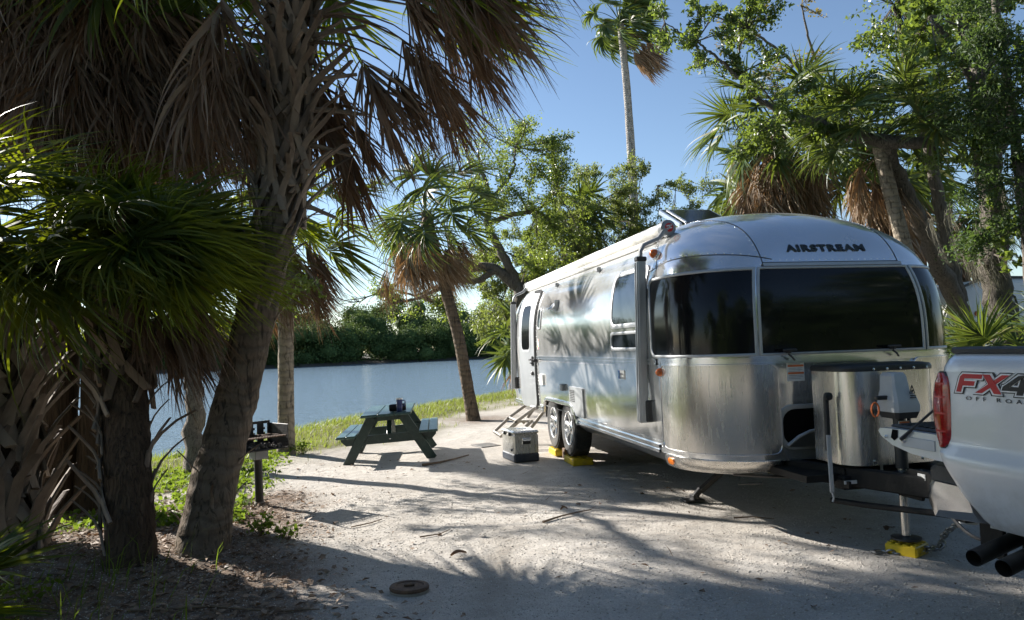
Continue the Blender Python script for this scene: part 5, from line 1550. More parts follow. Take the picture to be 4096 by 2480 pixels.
# wheels
def tyre_prof(r, w): return [(r * .60, -w * .42), (r * .80, -w * .50), (r * .93, -w * .48), (r * .985, -w * .38), (r, -w * .22), (r, w * .22), (r * .985, w * .38), (r * .93, w * .48), (r * .80, w * .50), (r * .60, w * .42)]
def wheel(parent, c, r, w, sg, spokes=6, rimr=.60):
    mb = MB(); mb.lathe(c, (sg, 0, 0), tyre_prof(r, w), 40, cap=False)
    for k in range(56):
        a = 2 * math.pi * k / 56
        for q in (-.3, .0, .3): mb.box(Vector(c) + Vector((q * w, math.cos(a + q) * (r - .003), math.sin(a + q) * (r - .003))), (w * .26, .018, .014), rot=(a + q + math.pi / 2, 0, 0))
    ty = mb.build('tyre', M['rubber'], parent)
    R1 = r * rimr
    mb = MB()
    mb.lathe(c, (sg, 0, 0), [(R1 * 1.03, w * .44), (R1 * 1.0, w * .47), (R1 * .93, w * .44), (R1 * .90, w * .20), (R1 * .86, w * .05)], 36, cap=False)
    mb.lathe(c, (sg, 0, 0), [(.001, w * .40), (R1 * .17, w * .40), (R1 * .20, w * .34), (R1 * .40, w * .28), (R1 * .42, w * .1)], 24, cap=False)
    for k in range(spokes):
        a = 2 * math.pi * (k + .3) / spokes
        p = Vector(c) + Vector((sg * w * .27, math.cos(a) * R1 * .34, math.sin(a) * R1 * .34)); q = Vector(c) + Vector((sg * w * .36, math.cos(a) * R1 * .93, math.sin(a) * R1 * .93))
        mb.bar(p, q, R1 * .27, .03, .012, up=(sg, 0, 0))
    rm = mb.build('rim', M['alloy'], ty)
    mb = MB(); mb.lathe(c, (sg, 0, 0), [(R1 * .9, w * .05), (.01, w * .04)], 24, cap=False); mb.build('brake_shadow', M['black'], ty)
    return ty
for sg in (-1, 1):
    for y in (9.50, 10.33):
        wheel(tr, (XC + sg * (W0 - .13), y, .455), .36, .235, sg)
mb = MB(); mb.cyl((XC - 1, 9.5, .455), (XC + 1, 9.5, .455), .045, 10); mb.cyl((XC - 1, 10.33, .455), (XC + 1, 10.33, .455), .045, 10); mb.build('axle', M['tongue'], tr)

# tongue: A frame, gas bottle cover, jack, coupler, spring bars
mb = MB()
for sg in (-1, 1): mb.bar((XC + sg * .62, 5.9, .50), (XC + sg * .06, 4.18, .52), .07, .14, .01)
mb.box((XC, 5.0, .53), (.75, .08, .08), ch=.01); mb.box((XC, 4.72, .54), (.42, .30, .02)); mb.box((XC, 5.3, .5), (1.3, .6, .05))
mb.bar((XC, 4.50, .53), (XC, 4.24, .50), .14, .12, .02)
mb.build('tongue_frame', M['tongue'], tr)
def dcover(z, g=0.0):
    P = []
    xl, xr, yb, yf, r = 3.37 - g, 4.15 + g, 5.27, 4.84 - g, .16
    P.append((xr, yb)); P.append((xr, yf + r))
    for a in np.linspace(0, 90, 8): P.append((xr - r + r * math.cos(R_(a)), yf + r - r * math.sin(R_(a))))
    for a in np.linspace(0, 90, 8): P.append((xl + r - r * math.sin(R_(a)), yf + r - r * math.cos(R_(a))))
    P.append((xl, yb))
    return [Vector((x, y, z)) for x, y in P]
mb = MB(); rows = [dcover(z) for z in np.linspace(.60, 1.29, 6)]; mb.grid(rows, closed=True); mb.f.append(tuple(range(len(rows[0])))); 
gc = mb.build('gas_bottle_cover', M['steel'], tr, sharp=45)
mb = MB(); rows = [dcover(1.282, .008), dcover(1.305, .010), dcover(1.325, .002), dcover(1.332, -.03)]; mb.grid(rows, closed=True); mb.f.append(tuple(3 * len(rows[0]) + k for k in range(len(rows[0])))); mb.f.append(tuple(range(len(rows[0]))))
lid = mb.build('lid', M['black'], gc)
for x, y, z in [(x, 4.82, 1.297) for x in np.linspace(3.58, 4.02, 5)] + [(x, 4.84, .63) for x in (3.56, 3.76, 3.96)]:
    mb = MB(); mb.lathe((x, y, z), (0, -1, 0), [(.010, 0), (.010, .006), (.005, .009)], 8); mb.build('screw', M['trim'], gc)
# electric jack
jx, jy = 3.665, 4.69
mb = MB(); mb.cyl((jx, jy, .60), (jx, jy, .98), .042, 16); jk = mb.build('jack', M['black'], tr)
mb = MB(); mb.cyl((jx, jy, .13), (jx, jy, .62), .030, 16); mb.build('leg', M['steel'], jk)
mb = MB(); mb.lathe((jx, jy, .105), (0, 0, 1), [(.10, 0), (.10, .012), (.04, .02)], 16); mb.build('foot', M['black'], jk)
def jackhead(z, w, d, x=0, y=0): return [Vector((jx + x + sx * w / 2, jy + y + sy * d / 2, z)) for sx, sy in ((-.8, -1), (.8, -1), (1, -.8), (1, .8), (.8, 1), (-.8, 1), (-1, .8), (-1, -.8))]
mb = MB(); rows = [jackhead(1.0, .205, .22), jackhead(1.045, .21, .225), jackhead(1.10, .185, .20, -.005), jackhead(1.15, .135, .17, -.015, .01), jackhead(1.25, .12, .15, -.018, .015), jackhead(1.275, .09, .12, -.018, .015)]
mb.grid(rows, closed=True); mb.f.append(tuple(40 + k for k in range(8))); mb.build('motor_head', M['ltgrey'], jk, sharp=28)
mb = MB(); rows = [jackhead(.955, .17, .18), jackhead(1.0, .20, .215)]; mb.grid(rows, closed=True); mb.f.append(tuple(range(8))[::-1]); mb.build('motor_base', M['black'], jk)
mb = MB(); mb.box((jx - .13, jy, 1.10), (.10, .035, .03), ch=.006); mb.tube([(jx + .09, jy + .02, 1.0), (jx + .16, jy + .1, .88), (jx + .24, jy + .2, .70)], .013, 7); mb.build('cable', M['black'], jk)
mb = MB(); mb.box((jx + .0, jy - .048, .905), (.085, .005, .06)); s_ = mb.build('label', M['stickerwhite'], jk)
mb = MB(); mb.box((jx, jy - .0515, .925), (.08, .003, .012)); mb.build('print', M['stickerorange'], s_)
mb = MB()
tri = [(jx + .015, 1.13), (jx + .055, 1.13), (jx + .035, 1.185)]
for a, b in zip(tri, tri[1:] + tri[:1]): mb.bar((a[0], jy - .103, a[1]), (b[0], jy - .103, b[1]), .004, .005)
mb.box((jx + .035, jy - .104, 1.145), (.012, .004, .02))
for k in range(2): mb.box((jx + .035, jy - .112, 1.115 - k * .013), (.045, .004, .007))
mb.build('warning_mark', M['decalblack'], jk)
# orange snap hook
mb = MB(); cpt = Vector((jx - .20, jy - .02, 1.02))
mb.tube([cpt + Vector((.03 * math.cos(a), 0, .05 * math.sin(a))) for a in np.linspace(-1.2, 4.6, 12)], .007, 6); mb.build('snap_hook', M['stickerorange'], jk)
# coupler with weight distribution head
mb = MB(); mb.box((XC - .02, 4.36, .56), (.16, .28, .09), ch=.02); mb.lathe((XC, 4.25, .55), (0, 0, 1), [(.075, -.03), (.085, .03), (.05, .07), (.01, .085)], 16); cp = mb.build('coupler', M['tongue'], tr)
mb = MB(); mb.prism([(XC - .16, 4.66, .55), (XC - .16, 4.66, .42), (XC - .16, 4.44, .42), (XC - .16, 4.40, .50), (XC - .16, 4.28, .50), (XC - .16, 4.24, .56), (XC - .16, 4.36, .62), (XC - .16, 4.54, .62)], (.025, 0, 0)); mb.build('hitch_plate', M['tongue'], tr)
mb = MB()
for y, z, r in ((4.60, .52, .018), (4.50, .55, .022), (4.29, .53, .030)):
    mb = MB(); mb.lathe((XC - .16, y, z), (-1, 0, 0), [(r * 1.2, 0), (r * 1.2, .008), (r * .8, .01), (r * .8, .03), (r * .5, .034)], 12); mb.build('bolt', M['trim'], tr)
mb = MB(); mb.box((XC - .163, 4.42, .585), (.004, .07, .04)); mb.build('tag', M['stickerwhite'], tr)
# spring bar and its lift bracket on the kerb side
mb = MB(); mb.tube([(XC - .05, 4.12, .42), (XC - .10, 4.16, .37), (XC - .18, 4.32, .37), (XC - .35, 4.75, .345), (XC - .44, 5.02, .335)], .022, 8); mb.build('spring_bar', M['tongue'], tr)
# lift handle, chain hanger
hx_, hy_ = 3.30, 5.0
mb = MB(); mb.bar((hx_, hy_, .70), (hx_ + .005, hy_, 1.10), .035, .03, .006); mb.lathe((hx_, hy_ - .02, 1.105), (0, -1, 0), [(.03, 0), (.03, .03), (.015, .035)], 10); mb.build('lift_handle', M['black'], tr)
mb = MB(); mb.bar((hx_, hy_ - .02, .40), (hx_, hy_ - .01, .82), .034, .012, .003); mb.tube([(hx_, hy_ - .02, .40), (hx_ + .01, hy_ - .02, .36), (hx_, hy_ - .02, .33)], .008, 6); mb.build('hanger_strap', M['ltgrey'], tr)
mb = MB(); mb.box((3.47, 4.98, .47), (.22, .12, .10), ch=.01); mb.box((3.36, 4.95, .47), (.02, .20, .05)); mb.build('bracket', M['tongue'], tr)
mb = MB(); mb.box((3.42, 4.88, .485), (.17, .006, .025)); mb.build('bracket_label', M['stickerwhite'], tr)
# gas pipe below the nose
mb = MB(); mb.tube([(2.9, 5.72, .44), (3.1, 5.6, .43), (3.35, 5.5, .42)], .014, 6); mb.tube([(2.95, 5.7, .44), (2.93, 5.7, .36), (3.1, 5.62, .37)], .008, 6); mb.build('gas_pipe', M['blackmetal'], tr)
mb = MB(); mb.cyl((3.66, 4.9, .44), (3.66, 4.9, .60), .010, 8); mb.build('cover_rod', M['ltgrey'], tr)
# plug cord and breakaway cable between tongue and truck
mb = MB(); mb.tube(curve_pts([(3.70, 4.55, .60), (3.60, 4.35, .56), (3.55, 4.15, .40), (3.52, 3.95, .30), (3.48, 3.70, .33), (3.40, 3.46, .50), (3.36, 3.40, .60)], 22), .011, 7); mb.build('plug_cord', M['black'], tr)
mb = MB(); mb.tube(curve_pts([(3.80, 4.30, .60), (3.72, 4.1, .47), (3.66, 3.85, .42), (3.62, 3.55, .52)], 14), .005, 6); mb.build('breakaway_cable', M['trim'], tr)
# stabiliser leg at the front corner
fx_, fy_ = 3.0, 6.78
mb = MB(); mb.bar((fx_ + .02, fy_, .045), (fx_ + .09, fy_ - .01, .12), .055, .05, .006); mb.bar((fx_ + .08, fy_ - .01, .10), (fx_ + .48, fy_ - .06, .42), .07, .05, .008); sb = mb.build('stabiliser', M['blackmetal'], tr)
mb = MB(); mb.box((fx_, fy_, .018), (.20, .14, .02), ch=.006); mb.box((fx_ + .02, fy_, .045), (.06, .10, .05), ch=.006); mb.cyl((fx_ + .02, fy_ - .06, .05), (fx_ + .02, fy_ + .06, .05), .015, 8); mb.build('foot', M['blackmetal'], sb)
mb = MB(); mb.bar((fx_ + .06, fy_ - .40, .415), (fx_ + .28, fy_ - .62, .365), .045, .035, .006); mb.build('yellow_strut', M['yellow'], sb)
# ------------------------------------------------------------------ silver pickup, tailgate down, backed up to the hitch
tk = thing('pickup_truck', (3.76, 0.8, 0), 'silver pickup with its tailgate lowered, backed up to the trailer hitch', 'pickup truck')
TX = 2.76                      # kerb side plane
def bx(z):                     # depth of the side profile from the outermost line
    return float(np.interp(z, [.60, .66, .75, .86, .93, .957, .975, 1.0, 1.2, 1.38, 1.42, 1.445], [.10, .055, .022, .006, .0, .004, .022, .030, .030, .034, .050, .085]))
def y_rear(z):                 # rear edge of the side
    return float(np.interp(z, [.60, .66, .80, .90, .96, 1.05, 1.36, 1.44], [3.00, 3.06, 3.17, 3.235, 3.262, 3.262, 3.235, 3.20]))
def z_low(y):
    z = .635 + .012 * (3.0 - y)
    d = abs(y - 2.02)
    if d < .50: z = max(z, .42 + math.sqrt(max(0, .50 ** 2 - d * d)))
    return z
def side_grid(sg):
    X0 = 3.76 - sg * 1.0
    ts = np.linspace(0, 1, 26)
    ys = [0, .006, .014, .026, .045, .075] + list(np.linspace(.12, 1, 34))
    rows = []
    for t in ts:
        row = []
        for u in ys:
            yr0 = 3.262 - u * 2.1
            zl = z_low(yr0); z = zl + (1.445 - zl) * t
            yy = y_rear(z) - u * (y_rear(z) - 1.135)
            e = (3.262 - yr0)
            rnd = .055 * max(0, 1 - e / .09) ** 2.4
            row.append(Vector((X0 + sg * (bx(z) + rnd), yy, z)))
        rows.append(row)
    return rows
mb = MB()
for sg in (1, -1):
    G = side_grid(sg); mb.grid(G)
    inner = [[Vector((3.76 - sg * .80, p.y, p.z)) for p in G[0]], [Vector((3.76 - sg * .80, p.y, 1.445)) for p in G[-1]]]
    mb.grid(inner)
    mb.grid([G[-1], [Vector((3.76 - sg * .80, p.y, 1.445)) for p in G[-1]]])
    mb.grid([[r[0] for r in G], [Vector((3.76 - sg * .80, r[0].y - .01, r[0].z)) for r in G]])
    mb.grid([G[0], [Vector((3.76 - sg * .80, p.y, p.z)) for p in G[0]]])
mb.box((3.76, 2.15, .95), (1.6, 2.0, .05)); mb.box((3.76, 1.15, 1.2), (1.62, .04, .5))
bed = mb.build('bed', M['truck'], tk, sharp=30)
mb = MB()
for sg in (1, -1):
    X0 = 3.76 - sg * 1.0
    mb.bar((X0 + sg * .125, 3.17, 1.457), (X0 + sg * .125, 1.15, 1.457), .115, .034, .010)
mb.build('rail_cap', M['black'], bed)
# cab and bonnet
def loft(secs, mat, name, parent, sharp=30):
    mb = MB(); mb.grid(secs, closed=True); n = len(secs[0]); mb.f.append(tuple(range(n))[::-1]); mb.f.append(tuple((len(secs) - 1) * n + k for k in range(n)))
    return mb.build(name, mat, parent, sharp=sharp)
def cabsec(y, zt, wt, zb=.62, zw=1.42):
    pts = [(-.96, zb), (-1.0, .9), (-.985, zw), (-wt, zt - .06), (-wt + .1, zt), (wt - .1, zt), (wt, zt - .06), (.985, zw), (1.0, .9), (.96, zb)]
    return [Vector((3.76 + x, y, z)) for x, z in pts]
cab = loft([cabsec(1.09, 1.93, .76), cabsec(.7, 1.98, .76), cabsec(-.2, 1.99, .75), cabsec(-.75, 1.94, .74), cabsec(-1.35, 1.47, .86, zw=1.40)], M['truck'], 'cab', tk)
loft([cabsec(-1.36, 1.42, .90, zw=1.36), cabsec(-1.9, 1.38, .88, zw=1.30), cabsec(-2.35, 1.30, .86, zw=1.22), cabsec(-2.5, 1.12, .84, zw=1.05)], M['truck'], 'bonnet', tk)
mb = MB()
for sg in (-1, 1):
    for y0, y1 in ((.98, .25), (.15, -.72)):
        mb.add([Vector((3.76 + sg * (.985 + .004), y0, 1.45)), Vector((3.76 + sg * (.985 + .004), y1 - (.35 if y1 < 0 else 0), 1.45)), Vector((3.76 + sg * .79, y1, 1.86)), Vector((3.76 + sg * .79, y0, 1.86))], [(0, 1, 2, 3)])
mb.add([Vector((3.76 + x, y, z)) for x, y, z in ((-.70, 1.105, 1.5), (.70, 1.105, 1.5), (.64, 1.103, 1.85), (-.64, 1.103, 1.85))], [(0, 1, 2, 3)])
mb.add([Vector((3.76 + x, y, z)) for x, y, z in ((-.80, -1.30, 1.54), (.80, -1.30, 1.54), (.66, -.83, 1.90), (-.66, -.83, 1.90))], [(0, 1, 2, 3)])
mb.build('cab_window', M['glass'], cab, fix=False)
mb = MB(); mb.box((3.76, -2.56, .72), (1.9, .16, .26), ch=.03); mb.build('front_bumper', M['trim'], tk)
for sg in (-1, 1):
    for y in (2.02, -1.75): wheel(tk, (3.76 + sg * .82, y, .40), .40, .28, sg, 6, .55)
mb = MB(); mb.box((3.76, .4, .55), (1.0, 5.2, .16)); mb.box((3.76, 2.95, .56), (1.5, .12, .12)); mb.cyl((3.0, 2.02, .40), (4.5, 2.02, .40), .06, 10); mb.box((3.76, 2.6, .62), (1.55, .8, .05)); mb.build('chassis', M['tongue'], tk)
# rear lamp on the corner
for sg in (1, -1):
    X0 = 3.76 - sg * 1.0
    zs_ = np.linspace(0, 1, 18)
    def sec(v, g=0.0, q=0.0):
        z = .985 + .365 * v; k = min(1, (min(v, 1 - v) / .14)) ** .55 if 0 < v < 1 else 0
        yc = 3.205 + .012 * math.sin(math.pi * v) - .012 * v; hw = (.046 + .020 * math.sin(math.pi * v)) * (.45 + .55 * k) + g
        xo = bx(z) - .012 - q
        P = [(xo + .012, yc - hw), (xo, yc - hw + .012), (xo, yc + hw * .45), (xo + .012, yc + hw * .8), (xo + .035, yc + hw), (xo + .12, yc + hw)]
        return [Vector((X0 + sg * x, y, z)) for x, y in P]
    mb = MB(); mb.grid([sec(v) for v in zs_]); lp = mb.build('rear_lamp', M['redlens'], tk, fix=False, sharp=60)
    mb = MB(); mb.grid([sec(v, .006, -.007) for v in np.linspace(-.015, 1.015, 18)]); mb.build('lamp_bezel', M['black'], lp, fix=False, sharp=60)
    for v in (.20, .44, .66, .84):
        mb = MB(); mb.grid([sec(v, -.012, .0025), sec(v + .025, -.012, .0025)]); mb.build('lens_bar', M['red'], lp, fix=False)
# lowered tailgate
mb = MB()
prof = [(3.20, .925), (3.24, .905), (3.45, .915), (3.60, .945), (3.685, .985), (3.705, 1.012), (3.69, 1.028), (3.55, 1.034), (3.20, 1.034)]
mb.prism([(2.805, y, z) for y, z in prof], (1.91, 0, 0)); tg = mb.build('tailgate', M['truck'], tk, sharp=25)
mb = MB(); mb.box((3.76, 3.44, 1.041), (1.82, .44, .014), ch=.005)
for k in range(9): mb.box((3.76, 3.26 + k * .045, 1.050), (1.76, .018, .008))
mb.build('liner', M['black'], tg)
mb = MB(); mb.box((2.8025, 3.40, .975), (.006, .24, .055), ch=.002); mb.build('inset_panel', M['ltgrey'], tg)
mb = MB(); mb.prism([(2.800, 3.585, 1.03), (2.800, 3.60, .985), (2.800, 3.575, .972), (2.800, 3.55, .99), (2.800, 3.545, 1.03)], (.004, 0, 0)); mb.build('latch_slot', M['unlitvoid'], tg)  # shade of the slot painted as a black sheet on the edge
mb = MB()
for y, z, r in ((3.50, .985, .020), (3.635, .985, .010)):
    mb = MB(); mb.lathe((2.805, y, z), (-1, 0, 0), [(r, 0), (r, .010), (r * .55, .014), (r * .4, .02)], 12); mb.build('pin', M['trim'], tg)
mb = MB(); mb.tube([(2.785, 3.50, .987), (2.80, 3.42, 1.055), (2.83, 3.24, 1.20)], [.011, .007, .006], 6); mb.build('strap_cable', M['black'], tg)
# bumper with its rubber top and corner
mb = MB()
def bs(x, z0, z1, yb): return [Vector((x, 3.06, z0 + .03)), Vector((x, yb - .04, z0)), Vector((x, yb, z0 + .07)), Vector((x, yb - .012, z1 - .03)), Vector((x, yb - .03, z1)), Vector((x, 3.10, z1))]
secs = [bs(2.80, .66, .80, 3.32), bs(2.83, .615, .80, 3.38), bs(2.90, .595, .80, 3.43), bs(3.15, .59, .80, 3.45), bs(4.37, .59, .80, 3.45), bs(4.62, .595, .80, 3.43), bs(4.69, .615, .80, 3.38), bs(4.72, .66, .80, 3.32)]
M['chromedull'] = pm('dull chrome bumper', (0.62, 0.63, 0.64), (0.5, 0.5, 0.51), 6, 0.22, 0.95, dirt=(.3, .28, .25), damt=.4)
bp = loft(secs, M['chromedull'], 'bumper', tk)
mb = MB()
def bt(x, yb): return [Vector((x, 3.09, .802)), Vector((x, yb, .802)), Vector((x, yb - .006, .855)), Vector((x, yb - .04, .878)), Vector((x, 3.09, .878))]
secs = [bt(2.815, 3.32), bt(2.84, 3.37), bt(2.91, 3.415), bt(3.15, 3.435), bt(4.37, 3.435), bt(4.61, 3.415), bt(4.68, 3.37), bt(4.705, 3.32)]
loft(secs, M['black'], 'step_pad', bp)
# receiver, ball mount
mb = MB(); mb.box((3.74, 3.25, .50), (.9, .10, .10), ch=.01); mb.bar((3.76, 3.2, .50), (3.78, 4.12, .47), .07, .07, .006); mb.box((3.78, 4.12, .44), (.11, .09, .20), ch=.01); mb.box((3.66, 4.08, .41), (.10, .12, .10), ch=.01); mb.box((3.05, 3.22, .52), (.02, .14, .2))
mb.build('tow_hitch', M['tongue'], tk)
mb = MB(); mb.lathe((3.70, 4.10, .34), (0, 0, 1), [(.055, 0), (.058, .015), (.03, .025)], 14); mb.build('bar_socket', M['ltgrey'], tk)
mb = MB(); mb.box((2.98, 3.02, .615), (.10, .16, .02), rot=(0, 0, .2)); mb.build('bracket_plate', M['ltgrey'], tk)
# twin exhaust tips out of the side behind the wheel
M['soot'] = pm('sooty steel pipe', (0.04, 0.037, 0.034), (0.02, 0.019, 0.018), 12, 0.5, 0.5)
for (px, py) in ((2.70, 2.93), (2.70, 2.77)):
    d = Vector((-.93, -.22, -.14)).normalized(); tip = Vector((px - .03, py, .525))
    mb = MB(); mb.lathe(tip, -d, [(.036, .0), (.038, .004), (.038, .02), (.036, .30), (.034, .62)], 20, cap=False); mb.lathe(tip, -d, [(.036, .0), (.034, .01), (.033, .25), (.001, .25)], 20, cap=False)
    mb.build('exhaust_tip', M['soot'], tk)
# decals on the side: FX4 OFF ROAD
def onside(y, z): return Vector((TX + bx(z) - .003, y, z))
def decal(name, polys, mat, lift, parent):
    mb = MB()
    for poly in polys:
        P = [onside(y, z) + Vector((-lift, 0, 0)) for y, z in poly]; mb.prism(P, (-.0012, 0, 0))
    return mb.build(name, mat, parent, smooth=False)
Y0, ZB, HH = 3.098, 1.262, .086           # start of the lettering, baseline, height
def T(x, y): return (Y0 - (x + .30 * y) * .112, ZB + y * HH)      # slanted letters
def polyF(e): return [[T(-e, -e), T(.26 + e, -e), T(.26 + e, .36 - e), T(.85 + e, .36 - e), T(.85 + e, .62 + e), T(.26 + e, .62 + e) if e == 0 else T(.26 + e, .62 + e), T(.26, .76 - e), T(1.15 + e, .76 - e), T(1.15 + e, 1 + e), T(.12 - e, 1 + e), T(-e, .86)]]
def polyX(e): return [[T(1.02 - e, -e), T(1.36 + e, -e), T(2.46 + e, 1 + e), T(2.10 - e, 1 + e)], [T(1.16 - e, 1 + e), T(1.52 + e, 1 + e), T(2.34 + e, -e), T(1.98 - e, -e)]]
def poly4(e): return [[T(3.02 - e, -e), T(3.32 + e, -e), T(3.32 + e, 1 + e), T(3.02 - e, 1 + e)], [T(2.30 - e, .20 - e), T(3.55 + e, .20 - e), T(3.55 + e, .42 + e), T(2.30 - e, .42 + e)], [T(2.30 - e, .40), T(2.62 + e, .40), T(3.20, 1 + e), T(2.90 - e, 1 + e)]]
root = decal('side_decal', polyF(.13) + polyX(.13) + poly4(.13), M['decalblack'], .0005, tk)
decal('white_edge', polyF(.075) + polyX(.075) + poly4(.075), M['decalwhite'], .0018, root)
decal('red_letters', polyF(0), M['red'], .0031, root)
decal('red_letters', [polyX(0)[0]], M['red'], .0031, root); decal('red_letters', [polyX(0)[1]], M['red'], .0044, root)
decal('black_letter', [poly4(0)[0]], M['decalblack'], .0031, root); decal('black_letter', [poly4(0)[1]], M['decalblack'], .0044, root); decal('black_letter', [poly4(0)[2]], M['decalblack'], .0057, root)
MX = Matrix(((0, 0, -1, TX + bx(1.235) - .004), (-1, 0, 0, 2.862), (0, 1, 0, 1.233), (0, 0, 0, 1)))
text_mesh('OFF ROAD', .026, .0006, MX, sx=1.75, space=1.9).build('small_letters', M['decalblack'], root, fix=False)

tk.location += Vector((-.028, .022, 0))

# ------------------------------------------------------------------ white camper far behind on the right
cp_ = thing('camper_trailer', (14.3, 15.6, 0), 'small white rounded camper half hidden by palmettos behind the pickup', 'camper')
def cs(x, zt, z0=.55, y0=14.6, y1=16.7): return [Vector((x, y0, z0)), Vector((x, y0, zt - .12)), Vector((x, y0 + .12, zt)), Vector((x, y1 - .12, zt)), Vector((x, y1, zt - .12)), Vector((x, y1, z0))]
loft([cs(12.55, 1.05, .95), cs(12.62, 1.45, .75), cs(12.85, 1.85, .62), cs(13.25, 2.13), cs(13.8, 2.26), cs(14.5, 2.3), cs(15.6, 2.28), cs(16.2, 2.1), cs(16.5, 1.7)], M['whitepaint'], 'shell', cp_, 50)
mb = MB(); a_ = [(14.0, .75), (14.0, 1.75), (14.06, 1.92), (14.2, 2.0), (14.45, 2.0), (14.6, 1.92), (14.66, 1.75), (14.66, .75)]
mb.tube([(x, 14.585, z) for x, z in a_], .022, 6); mb.build('door_frame', M['black'], cp_)
mb = MB(); mb.tube([(12.58, 14.6, 1.08), (12.64, 14.59, 1.47), (12.87, 14.59, 1.87), (13.27, 14.6, 2.14), (13.8, 14.7, 2.275), (14.5, 14.7, 2.31), (15.6, 14.7, 2.29)], .025, 6); mb.build('roof_gasket', M['black'], cp_)
mb = MB(); mb.lathe((13.55, 14.59, 1.62), (0, -1, 0), [(.05, 0), (.05, .02), (.02, .03)], 12); mb.build('marker_lamp', M['redlens'], cp_)
cp_.scale = (1, 1, 1.2)
for x in (13.9, 15.0):
    mb = MB(); mb.lathe((x, 14.66, .33), (0, -1, 0), tyre_prof(.33, .2), 24); mb.build('tyre', M['rubber'], cp_)
mb = MB(); mb.box((15.4, 14.592, 1.65), (.7, .02, .45), ch=.01); mb.build('window', M['glass'], cp_)

# ------------------------------------------------------------------ picnic table
pt = thing('picnic_table', (TBX, TBY, gz(TBX, TBY)), 'dark green wooden picnic table with attached benches on the bare sand', 'picnic table')
M['green'] = pm('worn green paint', (0.014, 0.042, 0.036), (0.010, 0.030, 0.026), 7, 0.36, stretch=(4, .5, 4), bump=.15, bscale=30, spec=.6, dirt=(.06, .09, .08), dscale=5, damt=.45)
M['greenpale'] = pm('sun worn green paint', (0.030, 0.085, 0.075), (0.016, 0.048, 0.043), 9, 0.33, stretch=(5, .5, 5), bump=.2, bscale=30, spec=.65, dirt=(.20, .26, .24), dscale=6, damt=.5)
TR = Matrix.Rotation(R_(-5), 3, 'Z') @ Matrix.Rotation(R_(-2.6), 3, 'Y')
zb = gz(TBX, TBY)
def tp(x, y, z): return Vector((TBX, TBY, zb)) + TR @ Vector((x, y, z))
def tbox(mb, c, d, ch=.006, rot=None):
    mb.box(tp(*c), d, ch=ch, M=TR if rot is None else TR @ rot)
for i, x in enumerate((-.235, 0, .235)):
    mb = MB(); tbox(mb, (x, 0, .685), (.226, 1.82, .036), .008); mb.build('tabletop_plank', M['greenpale'], pt)
for sg in (-1, 1):
    for x in (.50, .635):
        mb = MB(); tbox(mb, (sg * x, 0, .415), (.128, 1.76, .034), .007); mb.build('bench_plank', M['greenpale'], pt)
for sy in (-1, 1):
    y = sy * .62
    for sx in (-1, 1):
        mb = MB(); mb.bar(tp(sx * .60, y, -.01), tp(sx * .215, y, .655), .04, .135, .005, up=TR @ Vector((sx * .87, 0, .5))); mb.build('leg', M['green'], pt)
    mb = MB()
    mb.prism([tp(x, y - sy * .042 - .018, z) for x, z in ((-.67, .395), (.67, .395), (.67, .34), (.60, .27), (-.60, .27), (-.67, .34))], TR @ Vector((0, .036, 0))); mb.build('cross_beam', M['green'], pt)
    mb = MB(); mb.prism([tp(x, y - sy * .042 - .018, z) for x, z in ((-.33, .665), (.33, .665), (.27, .585), (-.27, .585))], TR @ Vector((0, .036, 0))); mb.build('top_cleat', M['green'], pt)
    mb = MB(); mb.bar(tp(0, y - sy * .06, .30), tp(0, y - sy * .50, .66), .07, .036, .004); mb.build('brace', M['green'], pt)
mb = MB()
for sy in (-1, 1): mb.lathe(tp(.02, sy * .665 - .0, .33), TR @ Vector((0, sy, 0)), [(.012, -.03), (.012, -.008), (.006, -.004)], 8)
mb.build('bolt', M['trim'], pt)
# mug and dark bundle on the table top
mp = tp(.185, -.74, .7035)
mg = MB(); mg.lathe(mp, (0, 0, 1), [(.036, 0), (.039, .004), (.042, .08), (.044, .165), (.044, .178), (.038, .178), (.036, .02), (.001, .02)], 24)
M['mugblue'] = pm('blue enamel', (0.025, 0.045, 0.16), (0.02, 0.037, 0.13), 8, 0.3, coat=.3)
mug = single(mg, 'mug', M['mugblue'], tuple(mp), 'tall blue travel mug with a pale rim on the picnic table', 'mug')
mb = MB(); mb.lathe(mp, (0, 0, 1), [(.0455, .172), (.0465, .186), (.0445, .19), (.038, .186), (.037, .17)], 24, cap=False); mb.build('rim', M['white'], mug)
mb = MB(); mb.tube([mp + Vector((.040, 0, .155)), mp + Vector((.072, 0, .158)), mp + Vector((.080, 0, .14)), mp + Vector((.080, 0, .10)), mp + Vector((.068, 0, .082)), mp + Vector((.040, 0, .085))], .008, 8); mb.build('handle', M['mugblue'], mug)
bp_ = tp(.155, -.62, .7035 + .052)
mb = MB(); ax_ = TR @ Vector((1, .05, 0)); mb.lathe(bp_ - ax_ * .12, ax_, [(.001, 0), (.035, .0), (.048, .012), (.052, .04), (.051, .12), (.052, .20), (.048, .228), (.035, .24), (.001, .24)], 24, cap=False)
sp_ = single(mb, 'portable_speaker', pm('black mesh cloth', (.012, .012, .013), (.022, .022, .024), 60, .8, bump=.4, bscale=300), tuple(bp_ - Vector((0, 0, .052))), 'black rounded portable speaker lying behind the blue mug', 'speaker')

